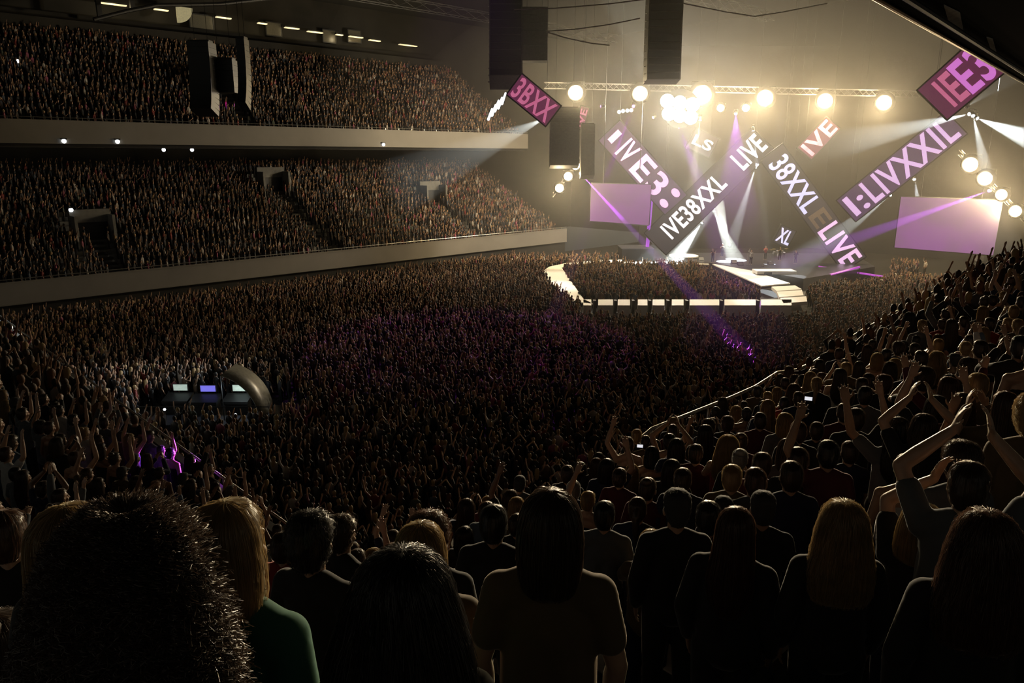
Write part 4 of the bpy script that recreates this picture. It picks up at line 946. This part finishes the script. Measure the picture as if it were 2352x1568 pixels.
def crowd_pick(up):
    pose = rng.choices(['down', 'up', 'one', 'other', 'clap', 'over', 'hold', 'wide'], [50 - up, up * .3, up * .2 + 2, up * .2 + 2, 5, up * .15, 5, up * .15])[0]
    hair = rng.choices(['short', 'long', 'bob', 'curly', 'tied', 'tail', 'cap', 'wavy', 'hood'], [34, 20, 12, 6, 7, 8, 5, 6, 1])[0]
    return pose, hair, rng.choices(['brown', 'black', 'auburn', 'blond', 'grey'], [34, 22, 18, 20, 4])[0], rng.choice(['tee', 'tee', 'long', 'tank']), rng.choices(['black', 'navy', 'grey', 'maroon', 'brown', 'white', 'red', 'denim'], [36, 14, 14, 8, 12, 7, 3, 6])[0], rng.choice([0, 0, 0, 1, 2])
rest_side, rest_end = [], []
cand = []
for k, vc in enumerate(ROWV[:9]):
    u = 1.6 + rng.random() * .3
    while u < 74:
        v = vc + rng.uniform(-.12, .12)
        foot = P(u, v, g_side(u, vc)); sc = rng.gauss(.985, .045); sc = max(.88, min(1.08, sc)); top = foot + Vector((0, 0, 1.74 * sc))
        x, y, zc = project(top); near_aisle = abs(u - AISLE_U) < .62 and v < AISLE_V + 1.5
        corner = u < 4.5 and v < 4.2
        if zc > 3.4 and -30 < x < 2400 and y < 1400 and free(u, v, .46 if u < 14 else .3) and not near_aisle and not corner:
            cand.append((zc, foot, sc, 'side', k, u)); OCC.append((u, v))
        u += rng.uniform(.46, .66)
for k, uc in enumerate(ROWU[:8]):
    v = 8.6 if k < 4 else 10
    while v < 48:
        u = uc + rng.uniform(-.12, .12)
        foot = P(u, v, g_end(uc, v)); sc = max(.88, min(1.08, rng.gauss(.985, .045))); x, y, zc = project(foot + Vector((0, 0, 1.74 * sc)))
        if zc > 3 and -40 < x < 2400 and y < 1330: cand.append((zc, foot, sc, 'end', k, v))
        v += rng.uniform(.5, .72)
cand.sort(key=lambda c: c[0])
MAXP = 300 - len(PERSONS) - len(plan) - 8
for c in cand[:MAXP]:
    zc, foot, sc, blk, k, a = c
    pose, hair, hc, ct, cl, sk = crowd_pick(6 if blk == 'side' else 26)
    plan.append([foot, sc, pose, hair, hc, ct, cl, sk, rng.uniform(-14, 14), blk, k, a])
REST = [(c[1], c[2]) for c in cand[MAXP:]]
for vc in ROWV[9:]:                                   # the rows higher up, beside the camera's own
    u = 7.0
    while u < 74: REST.append((P(u, vc, g_side(u, vc)), .98)); u += rng.uniform(.5, .7)
ordn = ['first', 'second', 'third', 'fourth', 'fifth', 'sixth', 'seventh', 'eighth', 'ninth', 'tenth', 'eleventh', 'twelfth', 'thirteenth', 'fourteenth', 'fifteenth', 'sixteenth', 'seventeenth', 'eighteenth', 'nineteenth', 'twentieth']
def nth(i):
    if i < 20: return ordn[i]
    return ['twenty', 'thirty', 'forty', 'fifty', 'sixty', 'seventy'][(i + 1) // 10 - 2] + ('-' + ordn[(i + 1) % 10 - 1] if (i + 1) % 10 else 'th')
rows = {}
for q in plan: rows.setdefault((q[9], q[10]), []).append(q)
ADJ = {'brown': 'brown', 'black': 'dark', 'auburn': 'auburn', 'blond': 'blond', 'grey': 'grey'}
ARMW = {'down': '', 'up': ' arms up,', 'one': ' one arm up,', 'other': ' one arm up,', 'clap': ' clapping,', 'over': ' clapping overhead,', 'hold': ' hands raised,', 'wide': ' arms spread,'}
for (blk, k), qs in sorted(rows.items()):
    qs.sort(key=lambda q: q[11])
    for i, (foot, sc, pose, hair, hc, ct, cl, sk, tn, _, _, a) in enumerate(qs):
        look = '%s %s in %s,' % (ADJ[hc] if hair not in ('cap', 'hood') else 'dark', WORDS[hair] + ' person', cl)
        lab = look + ARMW[pose] + (' %s from left, %s row behind barrier' if blk == 'side' else ' %s from right, %s row of corner block') % (nth(i), ordn[k])
        person(foot, face_stage(foot) + R(tn), sc, pose, hair, hc, ct, cl, sk, lab, 'people in the near stand' if blk == 'side' else 'people in the near left corner block')
# lit phones and the seats showing between the people at the bottom right
for i, (x, y, d_, lab) in enumerate([(1470, 1024, 11.8, 'lit phone held up behind the left end of the bright barrier rail'), (1857, 915, 9.6, 'small lit phone among the heads right of the barrier rail')]):
    p = C0 + ray(x, y) * d_; e = empty('mobile_phone', p, lab, 'phone')
    n_ = (C0 - p).normalized(); sx = n_.cross(Vector((0, 0, 1))).normalized(); sy = sx.cross(n_)
    put(MB().box((0, 0, 0), sx * .05, sy * .026, n_ * .004).build('body', M['black']), e); put(MB().box(n_ * .0045, sx * .046, sy * .023, n_ * .001).build('screen', M['phone']), e)
seat_m = mat('seat_plastic', (.03, .032, .03), .28, spec=.8)
for i, (x, y) in enumerate([(1775, 1484), (1765, 1538), (1988, 1483), (1985, 1557), (1640, 1502), (1880, 1545)]):
    d = ray(x, y); t = 1.0
    while t < 9:
        p = C0 + d * t; u, v = UV(p)
        if p.z <= g_side(u, v) + .82: break
        t += .02
    row = row_of(v); vc = ROWV[row]; gz = g_side(u, vc)
    e = empty('stadium_seat', P(u, vc, gz), 'black folding stadium seat with shiny edge at the bottom right, %s of six' % pos_words[i], 'seat', 'folding seats at the bottom right'); e.rotation_euler = (0, 0, AZ * -1 + pi / 2)
    e.rotation_euler = (0, 0, math.atan2(AV.y, AV.x) - pi / 2)
    b = MB(); pr = [(-.22, .40), (-.22, .74), (-.17, .80), (.17, .80), (.22, .74), (.22, .40)]
    b.add([(q, -.30 - (zz - .4) * .12, zz) for q, zz in pr] + [(q, -.34 - (zz - .4) * .12, zz) for q, zz in pr], [(5, 4, 3, 2, 1, 0), (6, 7, 8, 9, 10, 11)] + [(k, (k + 1) % 6, (k + 1) % 6 + 6, k + 6) for k in range(6)])
    put(b.build('backrest', seat_m), e); put(MB().box((0, -.24, .58), (.2, 0, 0), (0, .03, .004), (0, -.02, .18)).build('seat', seat_m), e)
    for s_ in (-1, 1): put(MB().tube([(.2 * s_, -.33, 0), (.2 * s_, -.33, .42)], .018, 6).build('leg', M['dark']), e)
# performers
for x, y, pose, hair, hc, ct, cl, lab in [(1724, 607, 'one', 'bob', 'blond', 'long', 'white', 'singer in white at the front of the stage'), (1636, 603, 'hold', 'short', 'black', 'tee', 'black', 'musician in black at the middle of the stage'), (1658, 590, 'hold', 'long', 'brown', 'tee', 'grey', 'musician in grey left of the singer in white'), (1790, 598, 'hold', 'short', 'brown', 'tee', 'black', 'drummer in black behind the drum kit'), (1757, 596, 'hold', 'curly', 'brown', 'tee', 'red', 'musician in red between singer and drum kit'), (1826, 606, 'hold', 'cap', 'black', 'long', 'black', 'capped musician in black at the right end of the stage')]:
    q = at_z(x, y, 1.3); f = Vector((q.x, q.y, 1.3))
    person(f, face_stage(f) * 0 + pi - R(15), 1.0, pose, hair, hc, ct, cl, 0, lab, 'performers on the stage')

# ------------------------------------------------------------------ the great crowd
def crowd_template(kind):
    """one small standing figure facing +y; returns vertices, quads, part index per vertex (0 skin 1 hair 2 top 3 legs)"""
    v, f, c = [], [], []
    def loft(rings, n, cap=True, ph=0):
        b = len(v)
        for (p, ax, ay, col) in rings:
            for k in range(n):
                t = 2 * pi * (k + ph) / n; q = Vector(p) + Vector(ax) * cos(t) + Vector(ay) * sin(t)
                v.append(tuple(q)); c.append(col if not callable(col) else col(t))
        for i in range(len(rings) - 1):
            for k in range(n):
                k2 = (k + 1) % n; f.append((b + i * n + k, b + i * n + k2, b + (i + 1) * n + k2, b + (i + 1) * n + k))
    X = lambda r: (r, 0, 0)
    Y = lambda r: (0, r, 0)
    hd = lambda t: 0 if sin(t) > .3 else 1
    loft([((0, 0, .86), X(.17), Y(.12), 3), ((0, 0, 1.04), X(.15), Y(.105), 2), ((0, 0, 1.26), X(.19), Y(.12), 2), ((0, -.01, 1.39), X(.20), Y(.10), 2), ((0, -.01, 1.45), X(.09), Y(.07), 2),
          ((0, 0, 1.50), X(.052), Y(.054), 0), ((0, .012, 1.54), X(.066), Y(.08), hd), ((0, .004, 1.62), X(.08), Y(.1), hd), ((0, -.005, 1.69), X(.07), Y(.088), 1), ((0, -.008, 1.735), X(.03), Y(.04), 1)], 8)
    if kind % 3 == 1: loft([((0, -.02, 1.69), X(.088), Y(.10), 1), ((0, -.05, 1.54), X(.1), Y(.07), 1), ((0, -.09, 1.34), X(.1), Y(.045), 1), ((0, -.1, 1.24), X(.05), Y(.02), 1)], 6)
    for s in (-1, 1):
        loft([((.09 * s, 0, .88), X(.085), Y(.095), 3), ((.1 * s, .01, .48), X(.06), Y(.065), 3), ((.105 * s, -.02, .05), X(.045), Y(.05), 3), ((.11 * s, .03, .0), X(.05), Y(.1), 3)], 4, ph=.5)
    poses = [('down', 'down'), ('up', 'up'), ('up', 'down'), ('clap', 'clap'), ('wide', 'wide'), ('down', 'up'), ('hold', 'hold'), ('over', 'over')]
    for s, a in zip((1, -1), poses[kind % len(poses)]):
        sh, el, wr, _, _ = arm_pts(a, s)
        h = wr + (wr - el).normalized() * .15; d = (wr - sh).normalized(); ax = d.cross(Vector((0, 1, .1))).normalized(); ay = d.cross(ax)
        bare = 0 if kind % 3 == 0 else 2
        loft([(sh, ax * .058, ay * .058, 2), (sh.lerp(el, .6), ax * .05, ay * .05, 2), (el, ax * .04, ay * .04, bare), (wr, ax * .027, ay * .027, 0), (wr.lerp(h, .6), ax * .042, ay * .02, 0), (h, ax * .02, ay * .012, 0)], 5)
    return np.array(v), np.array(f), np.array(c)
TPL = [crowd_template(k) for k in range(24)]
PAL = np.array([(.010, .010, .011)] * 13 + [(.02, .02, .03)] * 3 + [(.05, .045, .045)] * 4 + [(.36, .32, .28)] * 2 + [(.16, .02, .015)] + [(.12, .075, .045)] * 3 + [(.05, .06, .08), (.20, .12, .06), (.25, .06, .10), (.06, .07, .05)])
HPAL = np.array([(.012, .01, .009)] * 4 + [(.045, .025, .014)] * 5 + [(.12, .05, .02)] * 3 + [(.32, .22, .10)] * 3)
SPAL = np.array([(.46, .27, .17)] * 5 + [(.34, .19, .11)] * 3 + [(.2, .11, .07)])
def crowd(name, feet, scales, label, up=.4):
    feet = np.array(feet, dtype=float); n = len(feet); scales = np.array(scales)
    yaw = -np.arctan2(STAGE_AIM.x - feet[:, 0], STAGE_AIM.y - feet[:, 1]) + nr.normal(0, .2, n)
    wts = np.array([(1 - up) if k % 8 in (0,) else up / 7 * (1.6 if k % 8 in (1, 2, 4, 5) else .6) for k in range(24)]); wts /= wts.sum()
    which = nr.choice(24, n, p=wts); VV, FF, CC = [], [], []; base = 0
    for k in range(24):
        idx = np.where(which == k)[0]
        if not len(idx): continue
        v, f, c = TPL[k]; m = len(v)
        cs, sn = np.cos(yaw[idx]), np.sin(yaw[idx]); sc = scales[idx]
        x = (v[None, :, 0] * cs[:, None] - v[None, :, 1] * sn[:, None]) * sc[:, None] + feet[idx, 0][:, None]
        y = (v[None, :, 0] * sn[:, None] + v[None, :, 1] * cs[:, None]) * sc[:, None] + feet[idx, 1][:, None]
        z = v[None, :, 2] * sc[:, None] + feet[idx, 2][:, None]
        VV.append(np.stack([x, y, z], -1).reshape(-1, 3))
        FF.append((f[None] + (np.arange(len(idx)) * m)[:, None, None] + base).reshape(-1, 4))
        pal = np.stack([SPAL[nr.integers(0, len(SPAL), len(idx))], HPAL[nr.integers(0, len(HPAL), len(idx))], PAL[nr.integers(0, len(PAL), len(idx))], PAL[nr.integers(0, 16, len(idx))]], 1)
        CC.append(pal[:, c, :].reshape(-1, 3)); base += m * len(idx)
    V_, F_, C_ = np.concatenate(VV), np.concatenate(FF), np.concatenate(CC)
    me = bpy.data.meshes.new(name); me.vertices.add(len(V_)); me.vertices.foreach_set('co', V_.ravel())
    me.loops.add(F_.size); me.loops.foreach_set('vertex_index', F_.ravel().astype(np.int32))
    me.polygons.add(len(F_)); me.polygons.foreach_set('loop_start', np.arange(len(F_), dtype=np.int32) * 4)
    me.polygons.foreach_set('use_smooth', np.ones(len(F_), dtype=bool))
    me.update(calc_edges=True)
    a = me.attributes.new('tint', 'FLOAT_COLOR', 'POINT'); a.data.foreach_set('color', np.concatenate([C_, np.ones((len(C_), 1))], 1).ravel())
    me.materials.append(M['crowd'])
    o = bpy.data.objects.new(name, me); COL.objects.link(o)
    return tag(o, label, None, None, 'stuff')
cm = mat('crowd_people', (.1, .1, .1), .6, vary=0, spec=.35); nt = cm.node_tree; at_ = nt.nodes.new('ShaderNodeAttribute'); at_.attribute_name = 'tint'
nt.links.new(at_.outputs['Color'], nt.nodes['Principled BSDF'].inputs['Base Color']); M['crowd'] = cm
def inside(x, y, poly):
    r = False; j = len(poly) - 1
    for i in range(len(poly)):
        if (poly[i][1] > y) != (poly[j][1] > y) and x < (poly[j][0] - poly[i][0]) * (y - poly[i][1]) / (poly[j][1] - poly[i][1]) + poly[i][0]: r = not r
        j = i
    return r
keep_out = [[(p.x, p.y) for p in STAGE]] + [[(p.x, p.y) for p in zq(px)] for _, px in runway] + [[(p.x, p.y) for p in zq([(1335, 682), (1866, 682), (1880, 728), (1330, 728)])],
            [(p.x, p.y) for p in zq([(1420, 606), (1420, 566), (2050, 566), (2050, 606)])], [(p.x, p.y) for p in zq([(1600, 608), (1690, 602), (1835, 646), (1880, 704), (1775, 692), (1720, 662)])], [(p.x, p.y) for p in zq([(1640, 606), (2045, 606), (2045, 640), (1850, 660)])],
            [(FOH.x + a, FOH.y + b) for a, b in ((-4.2, -2.4), (4.2, -2.4), (4.2, 2.4), (-4.2, 2.4))]]
feet, scs = [], []
u = 7.0
while u < 100:
    v = 8.6 + rng.random() * .6
    while v < 71.2:
        uu, vv = u + rng.uniform(-.25, .25), v + rng.uniform(-.25, .25); p = P(uu, vv)
        x, y, zc = project(p + Vector((0, 0, 1.7)))
        if -40 < x < 2400 and y < 1300 and p.y < 98 and not (uu > 88 and vv < 30) and not any(inside(p.x, p.y, k) for k in keep_out):
            feet.append(p); scs.append(max(.86, min(1.1, rng.gauss(1, .05))))
        v += .66
    u += .66
crowd('crowd_floor', feet, scs, 'dense standing crowd packed over the arena floor', .36)
def tier_people(tier, aisles, u0, u1, hide=0):
    v0, z0, n, dv, dz = tier; out = []
    for k in range(n):
        u = u0 + rng.random() * .5
        while u < u1:
            if not any(abs(u - a) < (.85 if k < r else 2.0 if k < r + 4 else 0) for a, r in aisles) and rng.random() < .93:
                out.append(P(u, v0 + (k + .45) * dv + rng.uniform(-.1, .1), z0 + k * dz))
            u += rng.uniform(.48, .62)
    return out
f1 = tier_people(LOW, AISLES_LOW, 8, 79); crowd('crowd_lower_tier', f1, nr.normal(1, .045, len(f1)), 'crowd filling the lower tier of the far stand', .34)
f2 = tier_people(UPP, AISLES_UPP, 4, 79); crowd('crowd_upper_tier', f2, nr.normal(1, .045, len(f2)), 'crowd filling the upper tier of the far stand', .22)
crowd('crowd_near_stand', [r[0] for r in REST], [r[1] for r in REST], 'crowd further along the near stand on the right', .25)
print('AISLE', AISLE_U, AISLE_V)
print('COUNTS floor', len(feet), 'tiers', len(f1), len(f2), 'rest', len(REST), 'persons', len(PERSONS))
